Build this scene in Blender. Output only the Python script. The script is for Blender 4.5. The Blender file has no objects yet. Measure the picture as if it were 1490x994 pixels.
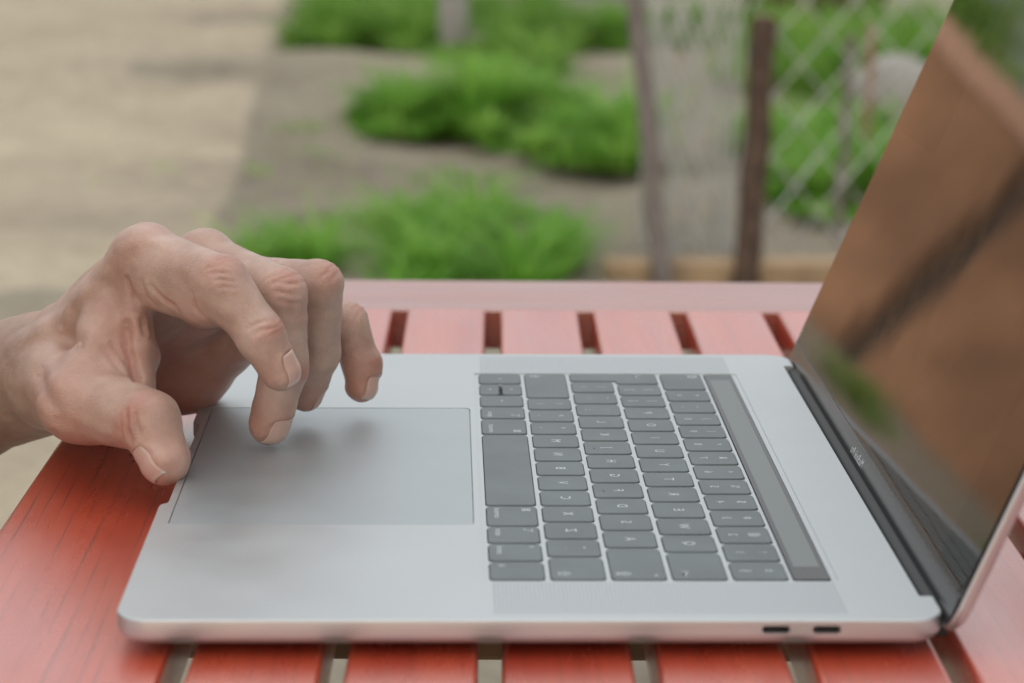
import bpy, bmesh, math, random
import numpy as np
from mathutils import Vector, Matrix

R = math.radians
scn = bpy.context.scene
col = scn.collection

# ------------------------------------------------------------------ camera
# world origin: near front corner of the laptop, on its deck plane; metres
GZ = -0.50                                   # ground
cd = bpy.data.cameras.new("camera")
cam = bpy.data.objects.new("camera", cd); col.objects.link(cam)
cd.sensor_width = 36.0; cd.lens = 87.36
cd.clip_start = 0.02; cd.clip_end = 800
pit, yaw, rol = R(12.36), R(1.56), R(0.49)
f_ = Vector((math.sin(yaw)*math.cos(pit), math.cos(yaw)*math.cos(pit), -math.sin(pit)))
r_ = Vector((math.cos(yaw), -math.sin(yaw), 0)); u_ = r_.cross(f_)
r2 = r_*math.cos(rol) + u_*math.sin(rol); u2 = -r_*math.sin(rol) + u_*math.cos(rol)
M = Matrix((r2, u2, -f_)).transposed().to_4x4()
M.translation = (0.09519, -0.67981, 0.23098)
cam.matrix_world = M
cd.dof.use_dof = True; cd.dof.focus_distance = 0.885; cd.dof.aperture_fstop = 11.5
scn.camera = cam

# ------------------------------------------------------------------ sky, sun, exposure
SUN_EL, SUN_TX = R(22), -0.04                # sun stands behind the camera, an added house shades the table
w = bpy.data.worlds.new("World"); scn.world = w; w.use_nodes = True
nt = w.node_tree; bg = nt.nodes["Background"]
sky = nt.nodes.new("ShaderNodeTexSky"); sky.sky_type = 'NISHITA'; sky.sun_disc = False
sky.sun_elevation = SUN_EL; sky.sun_rotation = R(180)
sky.dust_density = 5.0; sky.air_density = 1.0; sky.ozone_density = 0.6
# thin, even high cloud over the whole sky
wc = nt.nodes.new("ShaderNodeTexCoord"); wm = nt.nodes.new("ShaderNodeMapping"); wm.inputs["Scale"].default_value = (1, 1, 2.5)
wn = nt.nodes.new("ShaderNodeTexNoise"); wn.inputs["Scale"].default_value = 2.2; wn.inputs["Detail"].default_value = 5
wr = nt.nodes.new("ShaderNodeMapRange"); wr.inputs[1].default_value = .3; wr.inputs[2].default_value = .7; wr.inputs[3].default_value = .62; wr.inputs[4].default_value = .88
wx = nt.nodes.new("ShaderNodeMixRGB")
ws = nt.nodes.new("ShaderNodeSeparateXYZ"); wl = nt.nodes.new("ShaderNodeMapRange")      # overcast: horizon a third of the zenith
wl.inputs[1].default_value = 0; wl.inputs[2].default_value = 1; wl.inputs[3].default_value = 1/3; wl.inputs[4].default_value = 1
wv_ = nt.nodes.new("ShaderNodeVectorMath"); wv_.operation = 'SCALE'; wv_.inputs[0].default_value = (14.2, 14.3, 14.1)
nt.links.new(wc.outputs["Generated"], ws.inputs[0]); nt.links.new(ws.outputs[2], wl.inputs[0]); nt.links.new(wl.outputs[0], wv_.inputs["Scale"]); nt.links.new(wv_.outputs[0], wx.inputs[2])
nt.links.new(wc.outputs["Generated"], wm.inputs[0]); nt.links.new(wm.outputs[0], wn.inputs["Vector"]); nt.links.new(wn.outputs[0], wr.inputs[0])
nt.links.new(wr.outputs[0], wx.inputs[0]); nt.links.new(sky.outputs[0], wx.inputs[1])
nt.links.new(wx.outputs[0], bg.inputs[0]); bg.inputs[1].default_value = 0.15
sd = bpy.data.lights.new("sun", 'SUN'); sd.energy = 4.9; sd.angle = R(0.1); sd.color = (1.0, 0.93, 0.82)
sun = bpy.data.objects.new("sun", sd); col.objects.link(sun)
sun.rotation_euler = Vector((SUN_TX, 1, -math.tan(SUN_EL))).to_track_quat('-Z', 'Y').to_euler()
scn.view_settings.view_transform = 'Standard'; scn.view_settings.look = 'None'
scn.view_settings.gamma = 1; scn.view_settings.exposure = -0.28
scn.view_settings.use_curve_mapping = False
scn.cycles.use_denoising = True
scn.cycles.max_bounces = 8

# ------------------------------------------------------------------ helpers
def tag(o, label=None, cat=None, group=None, kind=None):
    if label: o["label"] = label
    if cat: o["category"] = cat
    if group: o["group"] = group
    if kind: o["kind"] = kind
    return o

def empty(name, loc=(0, 0, 0)):
    o = bpy.data.objects.new(name, None); o.location = loc; o.empty_display_size = 0.05
    col.objects.link(o); return o

def obj(name, me, mat=None, parent=None, loc=None):
    o = bpy.data.objects.new(name, me); col.objects.link(o)
    if mat is not None and len(me.materials) == 0: me.materials.append(mat)
    if parent is not None:
        o.parent = parent
        if parent.type == 'EMPTY': o.matrix_parent_inverse = Matrix.Translation(-Vector(parent.location))
    if loc is not None: o.location = loc
    return o

def mesh(name, v, f, smooth=None):
    me = bpy.data.meshes.new(name); me.from_pydata([tuple(p) for p in v], [], [tuple(q) for q in f]); me.update()
    if smooth is not None:
        me.shade_smooth()
        if smooth < 180: me.set_sharp_from_angle(angle=R(smooth))
    return me

def np_mesh(name, V, F, smooth=True):
    """fast mesh from arrays, F is (n,3) or (n,4)"""
    V = np.asarray(V, np.float32); F = np.asarray(F, np.int32); k = F.shape[1]
    me = bpy.data.meshes.new(name)
    me.vertices.add(len(V)); me.vertices.foreach_set("co", V.ravel())
    me.loops.add(F.size); me.loops.foreach_set("vertex_index", F.ravel())
    me.polygons.add(len(F)); me.polygons.foreach_set("loop_start", np.arange(0, F.size, k, dtype=np.int32))
    me.update(calc_edges=True); me.validate()
    if smooth: me.shade_smooth()
    return me

def box_mesh(name, x0, x1, y0, y1, z0, z1, bev=0.0, seg=2):
    bm = bmesh.new(); bmesh.ops.create_cube(bm, size=1)
    for v in bm.verts:
        v.co = Vector((x0 + (v.co.x + .5)*(x1 - x0), y0 + (v.co.y + .5)*(y1 - y0), z0 + (v.co.z + .5)*(z1 - z0)))
    if bev: bmesh.ops.bevel(bm, geom=list(bm.edges), offset=bev, segments=seg, affect='EDGES', profile=0.5)
    me = bpy.data.meshes.new(name); bm.to_mesh(me); bm.free()
    if bev:
        me.shade_smooth(); me.set_sharp_from_angle(angle=R(40))
        big = max(p.area for p in me.polygons)
        for p in me.polygons:
            if max(abs(c) for c in p.normal) > .9999: p.use_smooth = False
    return me

def round_poly(pts, r, n=5):
    """round the corners of a polygon (ccw or cw, convex or not)"""
    out = []; N = len(pts)
    for i in range(N):
        p0, p, p1 = [Vector(pts[(i + k) % N]) for k in (-1, 0, 1)]
        a = (p0 - p).normalized(); b = (p1 - p).normalized()
        rr = min(r, (p0 - p).length*.49, (p1 - p).length*.49)
        A, B = p + a*rr, p + b*rr
        for k in range(n + 1):                      # quadratic arc
            t = k/n; t2 = .5 - .5*math.cos(math.pi*t) if False else t
            q = A*(1 - t2)**2 + p*2*t2*(1 - t2)*0.88 + (A + B)*.5*2*t2*(1 - t2)*0.12 + B*t2**2
            out.append((q.x, q.y))
    return out

def rrect(x0, x1, y0, y1, r, n=6):
    pts = []
    for cx, cy, a0 in ((x1 - r, y1 - r, 0), (x0 + r, y1 - r, 90), (x0 + r, y0 + r, 180), (x1 - r, y0 + r, 270)):
        for k in range(n + 1):
            a = R(a0 + 90*k/n); pts.append((cx + r*math.cos(a), cy + r*math.sin(a)))
    return pts

def prism_rings(rings, cap0=True, cap1=True):
    """rings: list of equally long lists of 3d points"""
    v = []; f = []; n = len(rings[0])
    for rg in rings: v += rg
    for i in range(len(rings) - 1):
        for k in range(n):
            a = i*n + k; b = i*n + (k + 1) % n
            f.append((a, b, b + n, a + n))
    if cap0: f.append(tuple(range(n - 1, -1, -1)))
    if cap1: f.append(tuple((len(rings) - 1)*n + k for k in range(n)))
    return v, f

def flat_caps(me, k=8):
    """large caps stay flat-shaded so that they mirror like a plane"""
    for p in me.polygons:
        if len(p.vertices) > k: p.use_smooth = False
    return me

def fix_normals(me):
    bm = bmesh.new(); bm.from_mesh(me); bmesh.ops.recalc_face_normals(bm, faces=bm.faces); bm.to_mesh(me); bm.free()

def tube(pts, rad, n=6, closed_ends=True):
    """tube along points, rad number or list"""
    V = []; F = []; N = len(pts); P = [Vector(p) for p in pts]
    up = Vector((0.3, 0.2, 1)).normalized()
    for i, p in enumerate(P):
        t = (P[min(i + 1, N - 1)] - P[max(i - 1, 0)]).normalized()
        a = t.cross(up)
        if a.length < 1e-3: a = t.cross(Vector((1, 0, 0)))
        a.normalize(); b = t.cross(a)
        rr = rad[i] if hasattr(rad, '__len__') else rad
        for k in range(n):
            an = 2*math.pi*k/n; V.append(p + (a*math.cos(an) + b*math.sin(an))*rr)
    for i in range(N - 1):
        for k in range(n):
            A = i*n + k; B = i*n + (k + 1) % n; F.append((A, B, B + n, A + n))
    if closed_ends:
        F.append(tuple(range(n - 1, -1, -1))); F.append(tuple((N - 1)*n + k for k in range(n)))
    return V, F

# ---- materials
def new_mat(name):
    m = bpy.data.materials.new(name); m.use_nodes = True
    return m, m.node_tree, m.node_tree.nodes["Principled BSDF"]

def N(nt, kind, **kw):
    n = nt.nodes.new("ShaderNode" + kind)
    for k, v in kw.items():
        if k.startswith("i_"):
            key = k[2:]; key = int(key) if key.isdigit() else key
            n.inputs[key].default_value = v
        else: setattr(n, k, v)
    return n

def ramp(nt, src, stops):
    n = nt.nodes.new("ShaderNodeValToRGB"); e = n.color_ramp.elements
    while len(e) < len(stops): e.new(0.5)
    for el, (p, c) in zip(e, stops):
        el.position = p; el.color = (*c, 1) if len(c) == 3 else c
    nt.links.new(src, n.inputs[0]); return n

def mapping(nt, scale, coord="Object", rot=(0, 0, 0)):
    tc = N(nt, "TexCoord"); mp = N(nt, "Mapping")
    mp.inputs["Scale"].default_value = scale; mp.inputs["Rotation"].default_value = rot
    nt.links.new(tc.outputs[coord], mp.inputs[0]); return mp.outputs[0]

def simple(name, colr, rough=.5, metal=0., spec=.5, var=0.0, nscale=8, bump=0.0, bscale=60):
    m, nt, b = new_mat(name)
    b.inputs["Base Color"].default_value = (*colr, 1); b.inputs["Roughness"].default_value = rough
    b.inputs["Metallic"].default_value = metal; b.inputs["Specular IOR Level"].default_value = spec
    if var:
        no = N(nt, "TexNoise", i_Scale=nscale, i_Detail=4); nt.links.new(mapping(nt, (1, 1, 1)), no.inputs["Vector"])
        lo = tuple(c*(1 - var) for c in colr); hi = tuple(min(1, c*(1 + var)) for c in colr)
        nt.links.new(ramp(nt, no.outputs[0], [(.3, lo), (.7, hi)]).outputs[0], b.inputs["Base Color"])
    if bump:
        no = N(nt, "TexNoise", i_Scale=bscale, i_Detail=5); nt.links.new(mapping(nt, (1, 1, 1)), no.inputs["Vector"])
        bp = N(nt, "Bump", i_Strength=bump, i_Distance=.01); nt.links.new(no.outputs[0], bp.inputs["Height"])
        nt.links.new(bp.outputs[0], b.inputs["Normal"])
    return m

def mat_aluminium(name, base=(.60, .63, .645), rough=.40, metal=.9):
    m, nt, b = new_mat(name)
    b.inputs["Metallic"].default_value = metal; b.inputs["Roughness"].default_value = rough
    v = mapping(nt, (1, 1, 1))
    no = N(nt, "TexNoise", i_Scale=14, i_Detail=3); nt.links.new(v, no.inputs["Vector"])
    nt.links.new(ramp(nt, no.outputs[0], [(.3, tuple(c*.97 for c in base)), (.7, base)]).outputs[0], b.inputs["Base Color"])
    n2 = N(nt, "TexNoise", i_Scale=5200, i_Detail=2); nt.links.new(v, n2.inputs["Vector"])
    bp = N(nt, "Bump", i_Strength=.05, i_Distance=.0002); nt.links.new(n2.outputs[0], bp.inputs["Height"])
    nt.links.new(bp.outputs[0], b.inputs["Normal"])
    n3 = N(nt, "TexNoise", i_Scale=30, i_Detail=4); nt.links.new(v, n3.inputs["Vector"])
    mr = N(nt, "MapRange", i_1=.3, i_2=.7, i_3=rough - .04, i_4=rough + .05); nt.links.new(n3.outputs[0], mr.inputs[0])
    nt.links.new(mr.outputs[0], b.inputs["Roughness"])
    return m

def mat_wood_red(along_x=False, pores=1.0, tint=1.0):
    m, nt, b = new_mat("red_stained_wood" + ("_cross" if along_x else "") + ("_fine" if pores < .9 else ""))
    tc = N(nt, "TexCoord"); oi = N(nt, "ObjectInfo")
    add = N(nt, "VectorMath", operation='ADD'); nt.links.new(tc.outputs["Object"], add.inputs[0])
    mul = N(nt, "VectorMath", operation='SCALE'); mul.inputs["Scale"].default_value = 3.1
    cx = N(nt, "CombineXYZ"); nt.links.new(oi.outputs["Random"], cx.inputs[0]); nt.links.new(oi.outputs["Random"], cx.inputs[1])
    nt.links.new(cx.outputs[0], mul.inputs[0]); nt.links.new(mul.outputs[0], add.inputs[1])
    def mp(sc, rz=0.0):
        n = N(nt, "Mapping"); n.inputs["Scale"].default_value = sc if not along_x else (sc[1], sc[0], sc[2])
        n.inputs["Rotation"].default_value = (0, 0, rz); nt.links.new(add.outputs[0], n.inputs[0]); return n.outputs[0]
    # broad figure
    n1 = N(nt, "TexNoise", i_Scale=1, i_Detail=5, i_Roughness=.6); nt.links.new(mp((60, 5, 30)), n1.inputs["Vector"])
    c1 = ramp(nt, n1.outputs[0], [(.25, (.44, .038, .012)), (.5, (.53, .056, .018)), (.75, (.61, .080, .028))] if not along_x else [(.25, (.26, .036, .016)), (.5, (.33, .050, .022)), (.75, (.40, .066, .030))])
    # pores: long thin grooves, slightly oblique to the board
    wv = N(nt, "TexWave", i_Scale=1.0, i_Distortion=5.0, i_Detail=2.0); wv.bands_direction = 'X' if not along_x else 'Y'
    wv.inputs["Detail Scale"].default_value = 1.2
    nt.links.new(mp((60, 2.6, 20), R(5)), wv.inputs["Vector"])
    pr = ramp(nt, wv.outputs[0], [(.0, (1, 1, 1)), (.06, (.4, .4, .4)), (.16, (0, 0, 0))])
    n2 = N(nt, "TexNoise", i_Scale=1, i_Detail=3, i_Roughness=.7); nt.links.new(mp((420, 12, 100)), n2.inputs["Vector"])
    br = ramp(nt, n2.outputs[0], [(.42, (0, 0, 0)), (.6, (1, 1, 1))])
    pore = N(nt, "Math", operation='MULTIPLY'); nt.links.new(pr.outputs[0], pore.inputs[0]); nt.links.new(br.outputs[0], pore.inputs[1])
    pk = N(nt, "Math", operation='MULTIPLY', i_1=pores); nt.links.new(pore.outputs[0], pk.inputs[0]); pore = pk
    n3 = N(nt, "TexNoise", i_Scale=1, i_Detail=4, i_Roughness=.7); nt.links.new(mp((900, 30, 300)), n3.inputs["Vector"])
    mix = N(nt, "MixRGB", blend_type='MIX'); nt.links.new(pore.outputs[0], mix.inputs[0]); nt.links.new(c1.outputs[0], mix.inputs[1])
    mix.inputs[2].default_value = (.17, .04, .025, 1)
    nt.links.new(mix.outputs[0], b.inputs["Base Color"])
    hs = N(nt, "Math", operation='MULTIPLY_ADD'); hs.inputs[1].default_value = -0.9
    nt.links.new(pore.outputs[0], hs.inputs[0])
    h3 = N(nt, "Math", operation='MULTIPLY'); h3.inputs[1].default_value = .22; nt.links.new(n3.outputs[0], h3.inputs[0]); nt.links.new(h3.outputs[0], hs.inputs[2])
    bp = N(nt, "Bump", i_Strength=.35, i_Distance=.0007); nt.links.new(hs.outputs[0], bp.inputs["Height"])
    nt.links.new(bp.outputs[0], b.inputs["Normal"])
    b.inputs["Roughness"].default_value = .36; b.inputs["IOR"].default_value = 1.9
    b.inputs["Specular IOR Level"].default_value = .5
    b.inputs["Coat Weight"].default_value = 1.0; b.inputs["Coat Roughness"].default_value = .27; b.inputs["Coat IOR"].default_value = 2.5
    # uneven varnish: worn and dusty streaks along the board
    n4 = N(nt, "TexNoise", i_Scale=1, i_Detail=6, i_Roughness=.65); nt.links.new(mp((38, 7, 20)), n4.inputs["Vector"])
    r4 = N(nt, "MapRange", i_1=.3, i_2=.7, i_3=.17, i_4=.38); nt.links.new(n4.outputs[0], r4.inputs[0]); nt.links.new(r4.outputs[0], b.inputs["Coat Roughness"])
    w4 = N(nt, "MapRange", i_1=.25, i_2=.7, i_3=1.0, i_4=.78); nt.links.new(n4.outputs[0], w4.inputs[0]); nt.links.new(w4.outputs[0], b.inputs["Coat Weight"])
    return m

def mat_ground():
    m, nt, b = new_mat("sandy_soil")
    v = mapping(nt, (1, 1, 1))
    n1 = N(nt, "TexNoise", i_Scale=1.3, i_Detail=6, i_Roughness=.65); nt.links.new(v, n1.inputs["Vector"])
    n2 = N(nt, "TexNoise", i_Scale=22, i_Detail=6, i_Roughness=.75); nt.links.new(v, n2.inputs["Vector"])
    mx = N(nt, "Math", operation='ADD'); nt.links.new(n1.outputs[0], mx.inputs[0]); nt.links.new(n2.outputs[0], mx.inputs[1])
    hv = N(nt, "Math", operation='MULTIPLY', i_1=.5); nt.links.new(mx.outputs[0], hv.inputs[0])
    c = ramp(nt, hv.outputs[0], [(.32, (.145, .122, .092)), (.44, (.275, .238, .186)), (.56, (.36, .315, .242)), (.7, (.46, .40, .315))])
    nt.links.new(c.outputs[0], b.inputs["Base Color"]); b.inputs["Roughness"].default_value = .95
    b.inputs["Specular IOR Level"].default_value = .1
    n3 = N(nt, "TexNoise", i_Scale=45, i_Detail=6, i_Roughness=.7); nt.links.new(v, n3.inputs["Vector"])
    bp = N(nt, "Bump", i_Strength=.6, i_Distance=.02); nt.links.new(n3.outputs[0], bp.inputs["Height"])
    nt.links.new(bp.outputs[0], b.inputs["Normal"])
    return m

def mat_leaf(name, lo, mid, hi):
    m, nt, b = new_mat(name)
    at = N(nt, "Attribute", attribute_name="tone")
    c = ramp(nt, at.outputs["Fac"], [(0, lo), (.5, mid), (1, hi)])
    nt.links.new(c.outputs[0], b.inputs["Base Color"]); b.inputs["Roughness"].default_value = .55
    b.inputs["Specular IOR Level"].default_value = .3
    tr = N(nt, "BsdfTranslucent"); nt.links.new(c.outputs[0], tr.inputs[0])
    ms = N(nt, "MixShader", i_0=.45); out = nt.nodes["Material Output"]
    nt.links.new(b.outputs[0], ms.inputs[1]); nt.links.new(tr.outputs[0], ms.inputs[2]); nt.links.new(ms.outputs[0], out.inputs[0])
    return m

def mat_bark(name, lo, hi):
    m, nt, b = new_mat(name)
    n1 = N(nt, "TexNoise", i_Scale=1, i_Detail=5, i_Roughness=.65); nt.links.new(mapping(nt, (60, 60, 9)), n1.inputs["Vector"])
    nt.links.new(ramp(nt, n1.outputs[0], [(.3, lo), (.7, hi)]).outputs[0], b.inputs["Base Color"])
    b.inputs["Roughness"].default_value = .85; b.inputs["Specular IOR Level"].default_value = .2
    bp = N(nt, "Bump", i_Strength=.5, i_Distance=.006); nt.links.new(n1.outputs[0], bp.inputs["Height"]); nt.links.new(bp.outputs[0], b.inputs["Normal"])
    return m

def mat_skin():
    m, nt, b = new_mat("skin")
    v = mapping(nt, (1, 1, 1))
    at = N(nt, "Attribute", attribute_name="red")
    n1 = N(nt, "TexNoise", i_Scale=70, i_Detail=5, i_Roughness=.6); nt.links.new(v, n1.inputs["Vector"])
    c1 = ramp(nt, n1.outputs[0], [(.3, (.42, .265, .21)), (.5, (.51, .345, .28)), (.72, (.61, .44, .365))])
    n2 = N(nt, "TexNoise", i_Scale=220, i_Detail=3); nt.links.new(v, n2.inputs["Vector"])
    rm = N(nt, "Math", operation='MULTIPLY_ADD'); nt.links.new(n2.outputs[0], rm.inputs[0]); rm.inputs[1].default_value = .5
    rm.inputs[2].default_value = .75
    rr = N(nt, "Math", operation='MULTIPLY'); nt.links.new(at.outputs["Fac"], rr.inputs[0]); nt.links.new(rm.outputs[0], rr.inputs[1]); rr.use_clamp = True
    mix = N(nt, "MixRGB"); nt.links.new(rr.outputs[0], mix.inputs[0]); nt.links.new(c1.outputs[0], mix.inputs[1]); mix.inputs[2].default_value = (.45, .15, .105, 1)
    arm_shade_at = N(nt, "Attribute", attribute_name="tan"); mx2 = N(nt, "MixRGB", blend_type='MULTIPLY'); mx2.inputs[2].default_value = (.60, .56, .50, 1)  # "tan" is painted shade: multiplies the forearm skin darker
    nt.links.new(arm_shade_at.outputs["Fac"], mx2.inputs[0]); nt.links.new(mix.outputs[0], mx2.inputs[1])
    nt.links.new(mx2.outputs[0], b.inputs["Base Color"])
    b.inputs["Roughness"].default_value = .34; b.inputs["Specular IOR Level"].default_value = .5
    b.inputs["Subsurface Weight"].default_value = .4; b.inputs["Subsurface Radius"].default_value = (1, .35, .18); b.inputs["Subsurface Scale"].default_value = .0016
    # fine skin creases
    vo = N(nt, "TexVoronoi", i_Scale=900); vo.feature = 'DISTANCE_TO_EDGE'; nt.links.new(v, vo.inputs["Vector"])
    vr = N(nt, "MapRange", i_1=0, i_2=.12, i_3=0, i_4=1); nt.links.new(vo.outputs[0], vr.inputs[0])
    n3 = N(nt, "TexNoise", i_Scale=500, i_Detail=4); nt.links.new(v, n3.inputs["Vector"])
    ad = N(nt, "Math", operation='ADD'); nt.links.new(vr.outputs[0], ad.inputs[0]); nt.links.new(n3.outputs[0], ad.inputs[1])
    bp = N(nt, "Bump", i_Strength=.4, i_Distance=.0003); nt.links.new(ad.outputs[0], bp.inputs["Height"]); nt.links.new(bp.outputs[0], b.inputs["Normal"])
    return m

M_AL = mat_aluminium("bead_blasted_aluminium", rough=.47)
M_PAD = mat_aluminium("trackpad_surface", base=(.49, .53, .55), rough=.50, metal=.8)
M_KEY = simple("key_plastic", (.125, .150, .160), rough=.42, spec=.55, var=.12, nscale=40, bump=.05, bscale=2500)
M_LEG = simple("legend_print", (.62, .66, .68), rough=.6)
M_WELL = simple("key_well", (.02, .02, .022), rough=.6)
M_GLASS = simple("black_glass", (.006, .006, .007), rough=.03, spec=.5)
M_TBAR = simple("touch_strip_glass", (.014, .016, .017), rough=.12, spec=.5)
M_CHIN = simple("chin_glass", (.03, .03, .032), rough=.16, spec=.5)
M_RUB = simple("black_rubber", (.015, .015, .016), rough=.5)
M_WOOD = mat_wood_red(False, .7); M_SLAT = mat_wood_red(False, .3); M_WOODX = mat_wood_red(True, .16)
M_UNDER = simple("bare_under_wood", (.20, .14, .085), rough=.8, var=.3, nscale=30)

# ------------------------------------------------------------------ ground
def build_ground():
    def axis(lo, hi, fine, n):
        a = list(np.linspace(lo, hi, n)); d = (hi - lo)/n
        out = a[:]
        x, s = hi, d
        while x < 400: s *= 1.35; x += s; out.append(x)
        x, s = lo, d
        while x > -400: s *= 1.35; x -= s; out.insert(0, x)
        return np.array(out)
    xs = axis(-2.5, 3.0, 0, 110); ys = axis(-0.5, 10.0, 0, 200)
    X, Y = np.meshgrid(xs, ys, indexing='ij')
    rng = np.random.RandomState(4); Z = np.zeros_like(X)
    for k in range(60):
        fr = 1.5*1.06**k; a = rng.uniform(0, 6.28); ph = rng.uniform(0, 6.28)
        Z += 0.010/fr**.7*np.sin(fr*(X*math.cos(a) + Y*math.sin(a)) + ph)
    fade = np.exp(-np.maximum(0, np.hypot(X, Y - 4) - 9)/6)
    Z = GZ + Z*fade*1.1
    V = np.stack([X, Y, Z], -1).reshape(-1, 3); n, m_ = X.shape
    i = np.arange(n - 1)[:, None]*m_ + np.arange(m_ - 1)[None]
    F = np.stack([i, i + m_, i + m_ + 1, i + 1], -1).reshape(-1, 4)
    o = obj("ground", np_mesh("ground", V, F), mat_ground()); tag(o, "sandy soil ground, sunlit at left and shaded at right", "ground", kind="structure")
build_ground()

# ------------------------------------------------------------------ unseen house, added behind the viewer to cast the shade
def build_shade_house():
    h = empty("shade_house", (2.1, -9, GZ)); tag(h, "unseen plaster house added behind the viewer to shade the table", "house")
    y0, y1, x0, x1, H = -15.0, -9.0, 0.20, 4.1, 7.7
    mw = simple("cream_plaster", (.60, .55, .47), rough=.9, var=.08, nscale=3, bump=.2, bscale=40)
    mr = simple("roof_tile_red", (.30, .11, .07), rough=.8, var=.3, nscale=5)
    mg = simple("window_pane_dark", (.03, .035, .04), rough=.05); mf = simple("window_frame_white", (.75, .75, .72), rough=.5)
    def block(name, g, z0, z1):
        pl = [(x0, y1 + g), (x1, y1 + g), (x1, y0), (x0 + .6, y0)]
        me = mesh(name, *prism_rings([[(x, y, z0) for x, y in pl], [(x, y, z1) for x, y in pl]])); fix_normals(me); return me
    obj("wall", block("house_wall", 0, GZ - .2, GZ + H), mw, h)
    for bz, bh, bl in ((6.05, .085, .32), (6.72, .06, .27)):       # beams added past the corner to throw shadow streaks on the sand
        obj("streak_beam", box_mesh("streak_beam", x0 - bl, x0 + .002, y1 - .25, y1 - .1, GZ + bz - bh/2, GZ + bz + bh/2, .01), mr, h)
    obj("roof", block("house_roof", .12, GZ + H, GZ + H + .25), mr, h)
    fm = box_mesh("house_window_frame", -.6, .6, 0, .05, -.75, .75, .01); pm = box_mesh("house_pane", -.52, .52, .05, .06, -.67, .67)
    for fx in (1.3, 3.0):
        for fz in (1.6, 4.2, 6.4):
            wf = obj("window", fm, mf, h); wf.location = (fx, y1, GZ + fz)
            pn = obj("pane", pm, mg, wf)
build_shade_house()

# ------------------------------------------------------------------ table
YAW_T = 0.0195                               # slight turn of the table against the laptop
def build_table():
    TZ = -0.0118
    t = empty("slatted_table", (0.3, 0.15, GZ)); tag(t, "red stained wooden garden table with slatted top under the laptop", "table")
    ca, sa = math.cos(-math.atan(YAW_T)), math.sin(-math.atan(YAW_T))
    def put(me):                                         # table axes -> world
        for v in me.vertices:
            x, y = v.co.x, v.co.y; v.co.x = x*ca - y*sa; v.co.y = x*sa + y*ca
        me.update(); return me
    Yn, Yf, th = -0.30, 0.5035, 0.020
    pitch, gap0 = 0.0448, 0.0185; gw = 0.0072; ns = 11
    XL = -0.058; XR = gap0 + gw/2 + ns*pitch + 0.072 - gw
    z1, z0 = TZ, TZ - th
    def board(name, x0, x1, y0, y1, mat, bev=.0016, zz=(z0, z1)):
        return obj(name, put(box_mesh(name, x0, x1, y0, y1, zz[0], zz[1], bev, 3)), mat, t)
    board("board", XL, gap0 - gw/2, Yn - .072, Yf + .0735, M_WOOD)
    board("board", XR - .072, XR, Yn - .072, Yf + .0735, M_WOOD)
    for k in range(ns):
        x0 = gap0 + gw/2 + k*pitch
        dz = [0, .0002, -.0002, .0001, -.0001][k % 5]
        board("slat", x0, x0 + pitch - gw, Yn + .0005, Yf - .0005, M_SLAT, zz=(z0, z1 + dz))
    board("end_rail", gap0 - gw/2 + .0006, XR - .0726, Yf, Yf + .073, M_WOODX)
    board("end_rail", gap0 - gw/2 + .0006, XR - .0726, Yn - .072, Yn, M_WOODX)
    # supports under the slats
    for y in (-.20, .13, .44):
        board("cross_batten", XL + .02, XR - .02, y, y + .045, M_UNDER if y < .4 else M_WOODX, .002, (z0 - .0265, z0 - .0003))
    for x in (XL + .012, XR - .034):
        board("apron", x, x + .022, Yn - .05, Yf + .05, M_WOOD, .002, (z0 - .09, z0 - .027))
    for x in (XL + .036, XR - .082):
        for y in (Yn - .05, Yf + .0):
            board("leg", x, x + .045, y, y + .045, M_WOOD, .003, (GZ - .01, z0 - .0272))
build_table()

# ------------------------------------------------------------------ laptop (built in mm, scaled)
S = 0.001
LW, LD = 349.3, 240.2                        # along y, along x
KX0, KP, KW, KY0 = 108.8, 18.49, 16.5, 37.9
TBX, TBWID = 200.9, 11.2
U = (LW - 2*KY0 + 2.1)/14.5; KG = 2.1        # key pitch along y and gap
WEB = -0.40                                  # keyboard web below the deck

def scale_mesh(me):
    me.transform(Matrix.Scale(S, 4)); me.update(); return me

def boolean_cut(me, cut):
    a = bpy.data.objects.new("tmp_a", me); b = bpy.data.objects.new("tmp_b", cut); col.objects.link(a); col.objects.link(b)
    md = a.modifiers.new("b", 'BOOLEAN'); md.object = b; md.operation = 'DIFFERENCE'; md.solver = 'EXACT'
    dg = bpy.context.evaluated_depsgraph_get(); out = bpy.data.meshes.new_from_object(a.evaluated_get(dg))
    bpy.data.objects.remove(a); bpy.data.objects.remove(b); return out

FONT = None
def text_mesh(name, s, size, ax='CENTER', ay='CENTER'):
    cu = bpy.data.curves.new(name, 'FONT'); cu.body = s; cu.size = size; cu.align_x = ax; cu.align_y = ay
    cu.resolution_u = 3; cu.extrude = 0.0
    o = bpy.data.objects.new("tmp_text", cu); col.objects.link(o)
    dg = bpy.context.evaluated_depsgraph_get(); me = bpy.data.meshes.new_from_object(o.evaluated_get(dg))
    bpy.data.objects.remove(o); me.name = name
    return me

def flip_text(me, cx, cy, z):
    """text (right, up) -> laptop (y, x): the photograph shows the writing mirrored"""
    for v in me.vertices:
        a, b_ = v.co.x, v.co.y; v.co = (cx + b_, cy + a, z)
    me.flip_normals(); return scale_mesh(me)

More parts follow.
